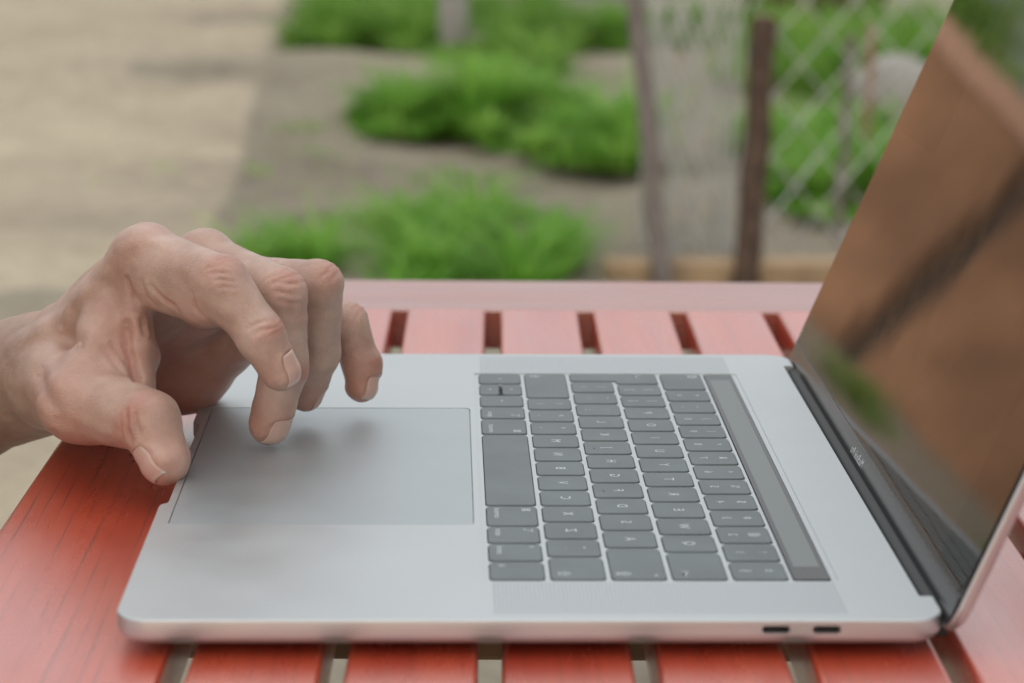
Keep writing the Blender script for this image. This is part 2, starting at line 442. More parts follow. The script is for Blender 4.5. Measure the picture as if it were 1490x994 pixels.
def key_rows():
    """list of (kind, polygon in mm, legends[(text,size,dx,dy)])"""
    rows = []
    def seq(row, items):
        y = KY0; x0 = KX0 + row*KP
        for wdt, leg in items:
            y1 = y + wdt*U - KG
            if wdt > 0 and leg is not None: rows.append((x0, x0 + KW, y, y1, leg))
            y += wdt*U
    L = lambda c: [(c, 5.0, 0, 0)]
    def two(a, b_): return [(a, 4.2, -3.6, 0), (b_, 4.2, 3.6, 0)]
    def mod(word, sym, side): return [(word, 2.9, -4.8, 'in' + side), (sym, 4.0, 4.6, side)]
    seq(0, [(1, [("fn", 3.2, -4.6, 'R')]), (1, mod("control", "^", 'R')), (1, mod("option", "\u2325", 'R')), (1.25, mod("command", "\u2318", 'R')), (5, []),
            (1.25, mod("command", "\u2318", 'L')), (1, mod("option", "\u2325", 'L')), (1, [("\u25c2", 4.5, 0, 0)]), (1, None), (1, [("\u25b8", 4.5, 0, 0)])])
    seq(1, [(1.25, [("\u21e7", 5, -4.4, 'M')]), (1, two("`", "~"))] + [(1, L(c)) for c in "ZXCVBNM"] +
        [(1, two(",", "<")), (1, two(".", ">")), (1, two("/", "?")), (2.25, [("\u21e7", 5, -4.4, 'R')])])
    seq(2, [(1.75, [("\u21ea", 5, -4.4, 'M'), ("\u2022", 4.5, 5.2, 'M')])] + [(1, L(c)) for c in "ASDFGHJKL"] +
        [(1, two(";", ":")), (1, two("'", '"')), (1, two("\\", "|")), (.75, None)])
    seq(3, [(1.5, [("\u21e5", 5, -4.4, 'M')])] + [(1, L(c)) for c in "QWERTYUIOP"] + [(1, two("[", "{")), (1, two("]", "}")), (1, None)])
    seq(4, [(1, two("\u00a7", "\u00b1"))] + [(1, two(a, b_)) for a, b_ in zip("1234567890-=", "!@#$%^&*()_+")] + [(1.5, [("\u232b", 5, 4.5, 'R')])])
    return rows

def build_laptop():
    root = empty("laptop", (.12, .175, -.0118)); tag(root, "open silver aluminium laptop lying on the red slatted table", "laptop")
    # ---- base body
    def scoop(y, z):
        c = LW/2; d = abs(y - c); t = min(1, max(0, (56 - d)/3.5)); t = t*t*(3 - 2*t)
        return 2.6*t*(1 if z > -4.5 else max(0, (z + 8)/3.5))
    def ring(ins, z):
        r = max(1.5, 10.5 - ins); base = []
        x0, x1, y0, y1 = ins, LD - ins, ins, LW - ins
        pts = rrect(x0, x1, y0, y1, r, 8)
        out = []
        for i, p in enumerate(pts):
            out.append(p); q = pts[(i + 1) % len(pts)]
            if abs(p[0] - q[0]) < 1e-6 and abs(p[0] - x0) < 1e-6:      # front edge: sample densely
                n = 160
                for k in range(1, n): out.append((p[0], p[1] + (q[1] - p[1])*k/n))
        return [(x + (scoop(y, z) if x < 20 else 0), y, z) for x, y in out]
    prof = [(.55, 0), (.22, -.08), (.06, -.28), (0, -.6), (0, -4.6), (.25, -5.4), (1.2, -6.7), (3.4, -8.0), (7, -9.0), (13, -9.7)]
    v, f = prism_rings([ring(i, z) for i, z in prof]); base = mesh("base", v, f); fix_normals(base)
    # ---- cutters
    cv, cf = [], []
    def add_cut(poly, z0, z1):
        v, f = prism_rings([[(x, y, z0) for x, y in poly], [(x, y, z1) for x, y in poly]])
        o = len(cv); cv.extend(v); cf.extend([tuple(i + o for i in q) for q in f])
    keys = key_rows(); CL = .28
    def first():
        cv.clear(); cf.clear()
        add_cut(rrect(KX0 - 2.0, TBX + TBWID + 2.2, KY0 - 1.6, LW - KY0 + 1.6, 1.4, 4), WEB, 3)
        add_cut(rrect(5.2, 104.6, 95.6, LW - 95.6, 2.6, 6), -1.2, 3)
        add_cut(rrect(LD - 4.2, LD + 9, 22, LW - 22, .8, 3), -12, 3)          # hinge recess
        m = mesh("cut1", cv, cf); fix_normals(m); return m
    base = boolean_cut(base, first())
    cv.clear(); cf.clear()
    ret_pts = [(KX0 + 2*KP, LW - KY0 - .75*U + KG), (KX0 + 2*KP, LW - KY0), (KX0 + 3*KP + KW, LW - KY0),
               (KX0 + 3*KP + KW, LW - KY0 - U + KG), (KX0 + 3*KP - .0, LW - KY0 - U + KG), (KX0 + 3*KP - .0, LW - KY0 - .75*U + KG)]
    yA = KY0 + 12.5*U; yB = yA + U - KG; xm = KX0 + KW/2
    for x0, x1, y0, y1, leg in keys: add_cut(rrect(x0 - CL, x1 + CL, y0 - CL, y1 + CL, 1.7, 3), -3, 1)
    add_cut(rrect(KX0 - CL, KX0 + KW + CL, yA - CL, yB + CL, 1.7, 3), -3, 1)
    gy0 = CL
    rp = [(KX0 + 2*KP - CL, LW - KY0 - .75*U + KG - CL), (KX0 + 2*KP - CL, LW - KY0 + CL), (KX0 + 3*KP + KW + CL, LW - KY0 + CL),
          (KX0 + 3*KP + KW + CL, LW - KY0 - U + KG - CL), (KX0 + 3*KP - CL, LW - KY0 - U + KG - CL), (KX0 + 3*KP - CL, LW - KY0 - .75*U + KG - CL)]
    add_cut(round_poly(rp, 1.4, 3), -3, 1)
    add_cut(rrect(TBX - CL, TBX + TBWID + CL, KY0 - CL, LW - KY0 + CL, 1.2, 3), -2.2, 1)
    # two ports on the near side
    for cx in (190.6, 205.3):
        pr = rrect(cx - 4.1, cx + 4.1, -4.05, -1.75, 1.14, 6)
        v, f = prism_rings([[(x, -3, z) for x, z in pr], [(x, 5.5, z) for x, z in pr]])
        o = len(cv); cv.extend(v); cf.extend([tuple(i + o for i in q) for q in f])
    cm = mesh("cut2", cv, cf); fix_normals(cm)
    base = boolean_cut(base, cm)
    base.shade_smooth(); base.set_sharp_from_angle(angle=R(32))
    for p in base.polygons:
        if abs(p.normal.z) > .9995: p.use_smooth = False
    scale_mesh(base); base.materials.clear()
    bo = obj("base", base, M_AL, root)
    # floor of the key wells (dark), foot pads, port tongues
    obj("key_well_floor", scale_mesh(box_mesh("key_well_floor", KX0 - 1, KX0 + 4*KP + KW + 1, KY0 - 1, LW - KY0 + 1, -2.9, -1.7)), M_WELL, root)
    fm = scale_mesh(mesh("foot", *prism_rings([[(x, y, -12.0 + .25) for x, y in rrect(-6, 6, -6, 6, 5.9, 6)], [(x, y, -9.3) for x, y in rrect(-7, 7, -7, 7, 6.9, 6)]])))
    fix_normals(fm)
    for x in (24, LD - 24):
        for y in (24, LW - 24): obj("foot", fm, M_RUB, root, loc=None).location = Vector((x*S, y*S, 0))
    for cx in (190.6, 205.3):
        pm = scale_mesh(box_mesh("port_tongue", cx - 3.1, cx + 3.1, 1.3, 5.6, -3.2, -2.6, .1)); obj("port_tongue", pm, M_RUB, root)
        po = [(x, 5.45, z) for x, z in rrect(cx - 4.2, cx + 4.2, -4.2, -1.6, 1.1, 5)]; pq = [(x, 5.7, z) for x, y, z in po]
        obj("port_back", scale_mesh(mesh("port_back", *prism_rings([po, pq]))), M_WELL, root)
    # ---- trackpad
    def slab(name, poly_at, z_top, z_bot, bev, mat, parent):
        rg = [[(x, y, z_bot) for x, y in poly_at(0)], [(x, y, z_top - bev) for x, y in poly_at(0)],
              [(x, y, z_top - bev*.3) for x, y in poly_at(bev*.3)], [(x, y, z_top) for x, y in poly_at(bev)]]
        me = mesh(name, *prism_rings(rg)); fix_normals(me); me.shade_smooth(); me.set_sharp_from_angle(angle=R(50)); flat_caps(me); scale_mesh(me)
        return obj(name, me, mat, parent)
    slab("trackpad", lambda i: rrect(5.5 + i, 104.3 - i, 95.9 + i, LW - 95.9 - i, 2.4, 6), -.12, -1.1, .15, M_PAD, root)
    # ---- keys with printed legends
    def add_legends(ko, legs, x0, x1, y0, y1, z):
        cx, cy = (x0 + x1)/2, (y0 + y1)/2
        for s, size, dx, dy in legs:
            ax = 'CENTER'; py = cy
            if dy == 'R': ax, py = 'RIGHT', y1 - 1.8
            if dy == 'L': ax, py = 'LEFT', y0 + 1.8
            if dy == 'M': ax, py = 'LEFT', y0 + 3.0
            if dy == 'inR': ax, py = 'RIGHT', y1 - 1.8
            if dy == 'inL': ax, py = 'LEFT', y0 + 1.8
            me = text_mesh("legend", s, size, ax)
            flip_text(me, cx + dx, py, z); obj("legend", me, M_LEG, ko)
    ZT = .15
    for x0, x1, y0, y1, leg in keys:
        ko = slab("key", lambda i: rrect(x0 + i, x1 - i, y0 + i, y1 - i, 1.5, 4), ZT, -1.6, .22, M_KEY, root)
        add_legends(ko, leg, x0, x1, y0, y1, ZT + .012)
        if leg and leg[0][0] in "FJ":
            ridge = scale_mesh(box_mesh("ridge", x0 + 3.0, x0 + 3.6, (y0 + y1)/2 - 1.8, (y0 + y1)/2 + 1.8, ZT - .1, ZT + .22, .1)); obj("ridge", ridge, M_KEY, ko)
    for (a, b_, s) in ((KX0, xm - .7, "\u25be"), (xm + .7, KX0 + KW, "\u25b4")):
        ko = slab("key", lambda i: rrect(a + i, b_ - i, yA + i, yB - i, 1.3, 4), ZT, -1.6, .22, M_KEY, root)
        add_legends(ko, [(s, 4.5, 0, 0)], a, b_, yA, yB, ZT + .012)
    def retpoly(i):
        g = .0
        q = [(KX0 + 2*KP + i, LW - KY0 - .75*U + KG + i), (KX0 + 2*KP + i, LW - KY0 - i), (KX0 + 3*KP + KW - i, LW - KY0 - i),
             (KX0 + 3*KP + KW - i, LW - KY0 - U + KG + i), (KX0 + 3*KP + i, LW - KY0 - U + KG + i), (KX0 + 3*KP + i, LW - KY0 - .75*U + KG + i)]
        return round_poly(q, 1.5, 4)
    ko = slab("key", retpoly, ZT, -1.6, .22, M_KEY, root)
    add_legends(ko, [("\u21b5", 5, 0, 'R')], KX0 + 3*KP, KX0 + 3*KP + KW, LW - KY0 - U, LW - KY0, ZT + .012)
    # ---- touch strip
    ts = slab("touch_strip", lambda i: rrect(TBX + i, TBX + TBWID - i, KY0 + i, LW - KY0 - i, .9, 4), .02, -1.8, .12, M_TBAR, root)
    m, nt, b = new_mat("touch_strip_display"); b.inputs["Base Color"].default_value = (.12, .14, .137, 1); b.inputs["Roughness"].default_value = .28
    b.inputs["Specular IOR Level"].default_value = .8
    obj("strip_display", scale_mesh(box_mesh("strip_display", TBX + 1.6, TBX + TBWID - 1.6, KY0 + 13, LW - KY0 - 10, -.1, .028)), m, ts)
    # ---- speaker grilles: perforated inlays
    m, nt, b = new_mat("perforated_aluminium"); b.inputs["Metallic"].default_value = 1; b.inputs["Roughness"].default_value = .42
    v = mapping(nt, (1/.0012, 1/.0012, 1))
    fr = N(nt, "VectorMath", operation='FRACTION'); nt.links.new(v, fr.inputs[0])
    sb = N(nt, "VectorMath", operation='SUBTRACT'); sb.inputs[1].default_value = (.5, .5, 0); nt.links.new(fr.outputs[0], sb.inputs[0])
    mz = N(nt, "VectorMath", operation='MULTIPLY'); mz.inputs[1].default_value = (1, 1, 0); nt.links.new(sb.outputs[0], mz.inputs[0])
    ln = N(nt, "VectorMath", operation='LENGTH'); nt.links.new(mz.outputs[0], ln.inputs[0])
    cr = ramp(nt, ln.outputs["Value"], [(.22, (.22, .235, .25)), (.30, (.60, .63, .645))]); nt.links.new(cr.outputs[0], b.inputs["Base Color"])
    for y0, y1 in ((5.5, KY0 - 2.6), (LW - KY0 + 2.6, LW - 5.5)):
        me = scale_mesh(mesh("speaker_grille", *prism_rings([[(x, y, -.2) for x, y in rrect(KX0 + .2, TBX + TBWID, y0, y1, .3, 2)], [(x, y, .012) for x, y in rrect(KX0 + .2, TBX + TBWID, y0, y1, .3, 2)]])))
        fix_normals(me); obj("speaker_grille", me, m, root)
    # ---- lid
    th = R(22.7); O = Vector((244.2, 0, 6.0)); e1 = Vector((math.sin(th), 0, math.cos(th))); e3 = Vector((math.cos(th), 0, -math.sin(th)))
    def LP(s, y, h): p = O + e1*s + e3*h; return (p.x, y, p.z)
    def lslab(name, s0, s1, y0, y1, r, prof, mat, parent, sm=45):
        rg = [[LP(s, y, h) for s, y in rrect(s0 + i, s1 - i, y0 + i, y1 - i, max(.3, r - i), 7)] for i, h in prof]
        me = mesh(name, *prism_rings(rg)); fix_normals(me); me.shade_smooth(); me.set_sharp_from_angle(angle=R(sm)); flat_caps(me); scale_mesh(me)
        return obj(name, me, mat, parent)
    lid = lslab("lid", -12.0, 226, .4, LW - .4, 9.5, [(1.3, .5), (.5, .35), (.1, .8), (0, 1.6), (.3, 3.2), (1.4, 4.4), (4, 5.1), (9, 5.4)], M_AL, root)
    gk = lslab("gasket", -9.5, 224.6, 1.5, LW - 1.5, 8.4, [(0, .6), (0, -.05), (.5, -.12)], M_RUB, lid)
    # glass with a faint ripple so that mirrored edges waver
    m, nt, b = new_mat("display_glass"); b.inputs["Base Color"].default_value = (.006, .0055, .005, 1)
    b.inputs["Roughness"].default_value = .045; b.inputs["IOR"].default_value = 1.5
    # display content: a dim page, a darker side column and a dialog in the corner
    tc = N(nt, "TexCoord"); sx = N(nt, "SeparateXYZ"); nt.links.new(tc.outputs["Object"], sx.inputs[0])
    def step(src, edge, gt):
        n = N(nt, "Math", operation='GREATER_THAN' if gt else 'LESS_THAN', i_1=edge); nt.links.new(src, n.inputs[0]); return n.outputs[0]
    def mul(a, b_):
        n = N(nt, "Math", operation='MULTIPLY'); nt.links.new(a, n.inputs[0]); nt.links.new(b_, n.inputs[1]); return n.outputs[0]
    y_, z_ = sx.outputs[1], sx.outputs[2]
    side = step(y_, .037, False)
    dlg = mul(step(y_, .262, True), step(z_, .098, True))
    anyd = N(nt, "Math", operation='MAXIMUM'); nt.links.new(side, anyd.inputs[0]); nt.links.new(dlg, anyd.inputs[1])
    cm_ = N(nt, "MixRGB"); nt.links.new(anyd.outputs[0], cm_.inputs[0]); cm_.inputs[1].default_value = (.014, .008, .005, 1); cm_.inputs[2].default_value = (.003, .0015, .001, 1)
    nt.links.new(cm_.outputs[0], b.inputs["Emission Color"]); b.inputs["Emission Strength"].default_value = 1.0
    sm_ = N(nt, "TexNoise", i_Scale=45, i_Detail=6, i_Roughness=.7); nt.links.new(mapping(nt, (1, 1, 1)), sm_.inputs["Vector"])
    sr = N(nt, "MapRange", i_1=.42, i_2=.72, i_3=.035, i_4=.065); nt.links.new(sm_.outputs[0], sr.inputs[0]); nt.links.new(sr.outputs[0], b.inputs["Roughness"])
    no = N(nt, "TexNoise", i_Scale=16, i_Detail=1); nt.links.new(mapping(nt, (1, 1, 1)), no.inputs["Vector"])
    bp = N(nt, "Bump", i_Strength=.02, i_Distance=.004); nt.links.new(no.outputs[0], bp.inputs["Height"]); nt.links.new(bp.outputs[0], b.inputs["Normal"])
    lslab("display", .25, 224, 2.1, LW - 2.1, 7.5, [(0, .2), (0, -.28), (.12, -.35)], m, lid)
    lslab("chin_strip", -9.2, -.05, 2.1, LW - 2.1, 3.0, [(0, .2), (0, -.25), (.3, -.4)], M_CHIN, lid)
    ln_ = lslab("chin_edge", -.06, .24, 2.4, LW - 2.4, .1, [(0, .1), (0, -.42)], M_AL, lid)
    tm = text_mesh("brand_lettering", "MacBook Pro", 4.4)
    for v in tm.vertices: v.co = LP(-4.6 + v.co.y, LW/2 + v.co.x, -.43)
    tm.flip_normals(); scale_mesh(tm); obj("lettering", tm, M_LEG, lid)
    # hinge barrel, seen in the recess
    hv, hf = tube([(240.6, 23.0, -5.0), (240.6, LW - 23, -5.0)], 4.0, 20)
    hm = mesh("hinge_barrel", hv, hf, 40); scale_mesh(hm); obj("hinge_barrel", hm, M_RUB, root)
    for y in (15.5, LW - 15.5):
        hm = scale_mesh(box_mesh("hinge_bracket", 237.2, 242.5, y - 6, y + 6, -8.5, -4.0, .5)); obj("hinge_bracket", hm, M_RUB, root)
build_laptop()

# ------------------------------------------------------------------ hand and forearm
# joints of the arm and hand: x, y, z, radius in mm
HAND = {
    'arm0': (-392.2, 430.0, -85.7, 42.0),
    'arm1': (-181.8, 320.0, -26.2, 34.0),
    'arm2': (-93.7, 262.0, 0.7, 25.0),
    'wrist': (-60.9, 240.0, 16.6, 20.5),
    'wrist_b': (-67.8, 252.0, 10.0, 19.5),
    'in_car': (-45.4, 228.0, 27.6, 17.0),
    'in_mcp': (-12.3, 200.0, 68.0, 11.8),
    'in_pip': (17.1, 170.0, 65.4, 9.6),
    'in_dip': (31.2, 163.0, 47.7, 8.3),
    'in_tip': (37.9, 163.0, 35.3, 7.0),
    'mi_car': (-44.5, 242.0, 22.3, 17.0),
    'mi_mcp': (7.2, 214.0, 63.7, 11.2),
    'mi_pip': (36.2, 187.0, 58.0, 9.6),
    'mi_dip': (37.4, 189.0, 30.7, 8.5),
    'mi_tip': (31.5, 193.0, 8.9, 7.7),
    'ri_car': (-44.0, 252.0, 16.0, 16.0),
    'ri_mcp': (20.1, 232.0, 53.1, 10.2),
    'ri_pip': (48.8, 212.0, 56.6, 8.8),
    'ri_dip': (48.0, 222.0, 28.4, 7.9),
    'ri_tip': (42.4, 229.0, 11.5, 6.8),
    'pi_car': (-42.8, 260.0, 7.3, 16.0),
    'pi_mcp': (30.6, 248.0, 40.5, 9.4),
    'pi_pip': (57.7, 243.0, 35.7, 7.9),
    'pi_dip': (63.4, 241.0, 20.2, 7.4),
    'pi_tip': (63.2, 239.0, 12.1, 6.4),
    'th_cmc': (-47.5, 215.0, 19.1, 17.5),
    'th_mcp': (-33.4, 182.0, 19.6, 14.0),
    'th_ip': (-8.0, 160.0, 18.2, 11.1),
    'th_tip': (-1.8, 153.0, 6.3, 9.0),
    'web1': (-29.9, 190.0, 27.8, 12.0),
    'web2': (-23.7, 203.0, 49.0, 12.0),
    'web3': (-18.7, 196.0, 37.8, 5.5),
    'web4': (-21.6, 186.0, 28.8, 7.0),
    'hyp0': (-43.1, 262.0, 5.5, 17.0),
    'hyp1': (-4.4, 262.0, 12.4, 15.5),
    'hyp2': (24.4, 254.0, 35.4, 10.0),
    'ipad1': (-6.1, 194.0, 61.4, 11.0),
    'ipad2': (11.0, 178.0, 57.7, 9.3),
    'ipad3': (18.7, 172.0, 58.0, 8.6),
    'fold1': (-17.6, 193.0, 56.1, 3.8),
    'fold2': (-14.2, 190.0, 39.2, 4.0),
    'fold3': (-12.6, 184.0, 25.0, 4.5),
    'fold4': (-14.3, 197.0, 49.8, 3.2),
    'fold5': (-11.4, 194.0, 33.3, 3.2),
    'fold6': (-12.2, 188.0, 20.7, 3.2),
    'ten1': (-62.2, 222.0, 28.9, 4.5),
    'ten2': (-50.5, 214.0, 36.6, 4.5),
    'ten3': (-39.5, 208.0, 43.3, 4.0),
    'thp': (-37.0, 178.0, 19.3, 12.0),
    'ten4': (-37.8, 206.0, 49.1, 4.0),
    'ten5': (-14.3, 192.0, 76.2, 4.0),
    'kn_in': (-11.3, 198.0, 71.1, 9.5),
    'kn_mi': (7.3, 213.0, 67.0, 9.5),
}

def smin(a, b, k):
    h = np.clip(.5 + .5*(b - a)/k, 0, 1); return b + (a - b)*h - k*h*(1 - h)

def sdf_mesh(field, lo, hi, RES, slack=4.5):
    """surface nets over a sparse grid"""
    # sparse evaluation: coarse blocks first
    B = 8; bs = B*RES
    nb = np.ceil((hi - lo)/bs).astype(int)
    ii = np.stack(np.meshgrid(*[np.arange(n) for n in nb], indexing='ij'), -1).reshape(-1, 3)
    ctr = lo + (ii + .5)*bs
    near = np.abs(field(ctr)) < bs*0.95 + slack
    ii = ii[near]
    n = nb*B + 1
    vals = np.full(tuple(n), 1e3, np.float32)
    loc = np.stack(np.meshgrid(*[np.arange(B + 1)]*3, indexing='ij'), -1).reshape(-1, 3)
    for s in range(0, len(ii), 4):
        blk = ii[s:s + 4]; g = (blk[:, None, :]*B + loc[None]).reshape(-1, 3)
        vals[g[:, 0], g[:, 1], g[:, 2]] = field(lo + g*RES)
    # far-inside cells keep +9: mark by flood from coarse sign is not needed, they never touch the surface
    known = vals < 900
    # surface nets
    c8 = [(a, b, c) for a in (0, 1) for b in (0, 1) for c in (0, 1)]
    sl = lambda o: tuple(slice(o[k], n[k] - 1 + o[k]) for k in range(3))
    inside = np.zeros(tuple(n - 1), np.int8); kn = np.ones(tuple(n - 1), bool)
    for o in c8: inside += (vals[sl(o)] < 0); kn &= known[sl(o)]
    act = (inside > 0) & (inside < 8) & kn
    idx = np.full(tuple(n - 1), -1, np.int64); cells = np.argwhere(act)
    cells = cells[np.lexsort((cells[:, 2]//14, cells[:, 1]//14, cells[:, 0]//14))]; idx[cells[:, 0], cells[:, 1], cells[:, 2]] = np.arange(len(cells))
    V = lo + (cells + .5)*RES
    edges_f = []
    for ax in range(3):
        o1 = [0, 0, 0]; o1[ax] = 1
        a = vals[tuple(slice(1, n[k] - 1) if k != ax else slice(0, n[k] - 1) for k in range(3))]
        b = vals[tuple(slice(1, n[k] - 1) if k != ax else slice(1, n[k]) for k in range(3))]
        ch = ((a < 0) != (b < 0)) & (a < 900) & (b < 900)
        e = np.argwhere(ch)
        u, w_ = [k for k in range(3) if k != ax]
        e[:, u] += 1; e[:, w_] += 1
        q = []
        for du, dw in ((0, 0), (-1, 0), (-1, -1), (0, -1)):
            c = e.copy(); c[:, u] += du; c[:, w_] += dw
            q.append(idx[c[:, 0], c[:, 1], c[:, 2]])
        q = np.stack(q, -1); sgn = a[ch] < 0
        if ax == 1: sgn = ~sgn
        q[~sgn] = q[~sgn][:, ::-1]
        edges_f.append(q[(q >= 0).all(1)])
    F = np.concatenate(edges_f)
    return V, F

def build_person():
    P = {k: np.array(v[:3]) for k, v in HAND.items()}; RD = {k: v[3] for k, v in HAND.items()}
    RES = 0.85
    pts = np.array(list(P.values())); rmax = 30
    lo = pts.min(0) - rmax; hi = pts.max(0) + rmax
    lo[0] = max(lo[0], -420)
    # non-uniform extent is fine: the forearm is long, so clip the grid in two boxes via a sparse field
    def cone(p, a, b, ra, rb):
        ba = b - a; l2 = ba@ba; l = math.sqrt(l2)
        if BOX[0] is not None:                      # skip bones far from this chunk of points
            c, hd = BOX[0]; tt = min(1, max(0, (c - a)@ba/l2)); q = c - a - ba*tt
            if math.sqrt(q@q) - hd - max(ra, rb) > 16: return np.float64(40.0)
        pa = p - a; t = pa@ba/l2
        # exact-enough rounded cone: interpolate radius along clamped projection with slope correction
        rr = ra - rb; s = rr/l; c = math.sqrt(max(1e-6, 1 - s*s))
        ax = t*l; rad = np.sqrt(np.maximum(0, (pa*pa).sum(-1) - ax*ax))
        k = ax + rad*s/c if False else ax + rad*(s/c)
        kk = np.clip(k/l, 0, 1)
        q = np.sqrt(np.maximum(0, rad*rad + (ax - kk*l)**2))
        return q - (ra + (rb - ra)*kk)
    CH = HAND_CHAINS; BOX = [None]
    def field(p):
        if len(p) <= 3000: return field_chunk(p)
        return np.concatenate([field_chunk(p[i:i + 3000]) for i in range(0, len(p), 3000)])
    def field_chunk(p):
        l_, h_ = p.min(0), p.max(0); BOX[0] = ((l_ + h_)/2, float(np.linalg.norm(h_ - l_))/2)
        d = field_raw(p) + np.zeros(len(p)); BOX[0] = None; return d
    def field_raw(p):
        def chain(names, k):
            d = None
            for a, b in zip(names[:-1], names[1:]):
                c = cone(p, P[a], P[b], RD[a], RD[b]); d = c if d is None else smin(d, c, k)
            return d
        palm = None
        for ch in CH["palm"]:
            c = chain(ch, 5.0); palm = c if palm is None else smin(palm, c, 7.0)
        fing = None
        for ch in CH["fingers"]:
            c = chain(ch, 2.2); fing = c if fing is None else smin(fing, c, .9)
        d = smin(palm, fing, 5.0)
        for ch in CH["soft"]: d = smin(d, chain(ch, 4.0), 4.0)
        for nm in CH["bumps"]:
            d = smin(d, np.linalg.norm(p - P[nm], axis=-1) - RD[nm], 3.0)
        for a, b, k in CH["dents"]:
            d = -smin(-d, cone(p, P[a], P[b], RD[a], RD[b]), k)
        return d
    V, F = sdf_mesh(field, lo, hi, RES)
    def grad(p, e=.35):
        g = np.stack([field(p + np.eye(3)[k]*e) - field(p - np.eye(3)[k]*e) for k in range(3)], -1)
        return g/np.maximum(1e-6, np.linalg.norm(g, axis=1, keepdims=True))
    for _ in range(3): V = V - grad(V)*field(V)[:, None]
    # creases over the finger joints, tendons, nail beds
    Nn = grad(V, .6); disp = np.zeros(len(V)); red = np.zeros(len(V))
    for (j, axn, dors, amp, lam, sig) in CREASES:
        c = P[j]; axd = np.array(axn); axd = axd/np.linalg.norm(axd); dd = np.array(dors); dd = dd/np.linalg.norm(dd)
        rel = V - c; s = rel@axd; lat = np.cross(axd, dd); l = rel@lat
        dz = rel - np.outer(s, axd); rad = np.linalg.norm(dz, axis=1)
        m = np.exp(-(s/sig)**2)*np.clip((Nn@dd - .05)/.5, 0, 1)*(rad < RD[j]*1.5)
        ph = s + .38*np.sin(l*.55 + s*.4 + amp*40) + .14*np.sin(l*1.7 + lam*9)
        disp += -amp*.8*m*np.clip(np.cos(2*math.pi*ph/lam), -.1, 1)*(.72 + .28*np.sin(l*.9 + s*.7 + lam*5))
        red = np.maximum(red, .5*np.exp(-(s/(sig*1.15))**2)*np.clip(Nn@dd, 0, 1)*(rad < RD[j]*1.6))
    for (pl, wd_, dp) in GROOVES:                   # single folds and tendons, polylines on the skin
        q = np.full(len(V), 1e9); near = np.linalg.norm(V - np.mean(pl, axis=0), axis=1) < 60
        vv = V[near]; dq = np.full(len(vv), 1e9)
        for a_, b_ in zip(pl[:-1], pl[1:]):
            a_ = np.array(a_); ba = np.array(b_) - a_; t_ = np.clip((vv - a_)@ba/(ba@ba), 0, 1)
            dq = np.minimum(dq, np.linalg.norm(vv - a_ - t_[:, None]*ba, axis=1))
        # fade towards both ends
        e0 = np.linalg.norm(vv - np.array(pl[0]), axis=1); e1 = np.linalg.norm(vv - np.array(pl[-1]), axis=1)
        g = np.exp(-(dq/wd_)**2)*np.clip(np.minimum(e0, e1)/3 + .35, 0, 1)
        disp[near] -= dp*(1.5 if dp > 0 else 1.0)*g
        if dp > 0:
            disp[near] += dp*.30*np.exp(-((dq - wd_*2.1)/wd_)**2)
            red[near] = np.maximum(red[near], (min(.45, .2 + .25*dp) if wd_ < 2 else .15)*np.exp(-(dq/(wd_*1.7))**2)*np.clip(np.minimum(e0, e1)/4, 0, 1))
    for _k in range(10):                            # slight unevenness of the flesh
        _r = np.random.RandomState(_k); _w = _r.normal(size=3)*.16*(1 + .25*_k); disp += .10/(1 + .2*_k)*np.sin(V@_w + _r.uniform(0, 6))
    for (t, amt, rr) in REDS:
        red = np.maximum(red, amt*np.exp(-(np.linalg.norm(V - P[t], axis=1)/rr)**2))
    nails = []
    for (t, axn, dors, wid, leng, off) in NAILS:
        axd = np.array(axn); axd = axd/np.linalg.norm(axd); dd = np.array(dors); dd = dd - axd*(dd@axd); dd /= np.linalg.norm(dd)
        lat = np.cross(axd, dd); rel = V - P[t]
        s = rel@axd - off; l = rel@lat; h = rel@dd
        e = np.maximum(np.abs(l)/(wid*.5), np.abs(s)/(leng*.5))
        e = (np.abs(l/(wid*.5))**3 + np.abs(s/(leng*.5))**3)**(1/3)
        own = (h > 0)*(np.linalg.norm(rel, axis=1) < RD[t]*2.0)*(Nn@dd > -.1)
        bed = np.clip((1.12 - e)/.12, 0, 1)*own
        disp -= .42*bed
        rim = np.exp(-((e - 1.22)/.13)**2)*own*(s < leng*.30); disp += .25*rim
        # nail plate follows the finger surface
        nu, nv = 15, 17; grid = []
        for i in range(nu):
            for k in range(nv):
                a_, b_ = -1 + 2*i/(nu - 1), -1 + 2*k/(nv - 1)
                # squircle outline
                la = a_*math.sqrt(max(0, 1 - .42*b_*b_*(.55 if b_ > 0 else 1.0))); 
                grid.append(P[t] + lat*(la*wid*.5*.98) + axd*(off + b_*leng*.5) + dd*(RD[t]*1.3))
        G = np.array(grid)
        pre = t.split("_")[0]; seg = [pre + "_ip", pre + "_tip"] if pre == "th" else [pre + "_dip", pre + "_tip"]
        for _ in range(14):
            dist = cone(G, P[seg[0]], P[seg[1]], RD[seg[0]], RD[seg[1]]); G = G - dd[None]*np.clip(dist, -1, 2)[:, None]*.8
        aa = np.repeat(np.linspace(-1, 1, nu), nv); bb = np.tile(np.linspace(-1, 1, nv), nu)
        lift = .02 - .30*np.clip(np.abs(aa) - .78, 0, 1)*4*.22 + .16*(1 - aa**2) - .42*np.clip(-bb - .78, 0, 1)*2
        G = G + dd[None]*lift[:, None]
        fq = [(i*nv + k, (i + 1)*nv + k, (i + 1)*nv + k + 1, i*nv + k + 1) for i in range(nu - 1) for k in range(nv - 1)]
        nails.append((G, fq, dd, bb))
    V = V + Nn*disp[:, None]
    root = empty("person", (P["wrist"][0]*S, P["wrist"][1]*S, P["wrist"][2]*S))
    tag(root, "bare hand and forearm reaching onto the trackpad, one fingertip pressing it", "person")
    me = np_mesh("hand", V*S, F)
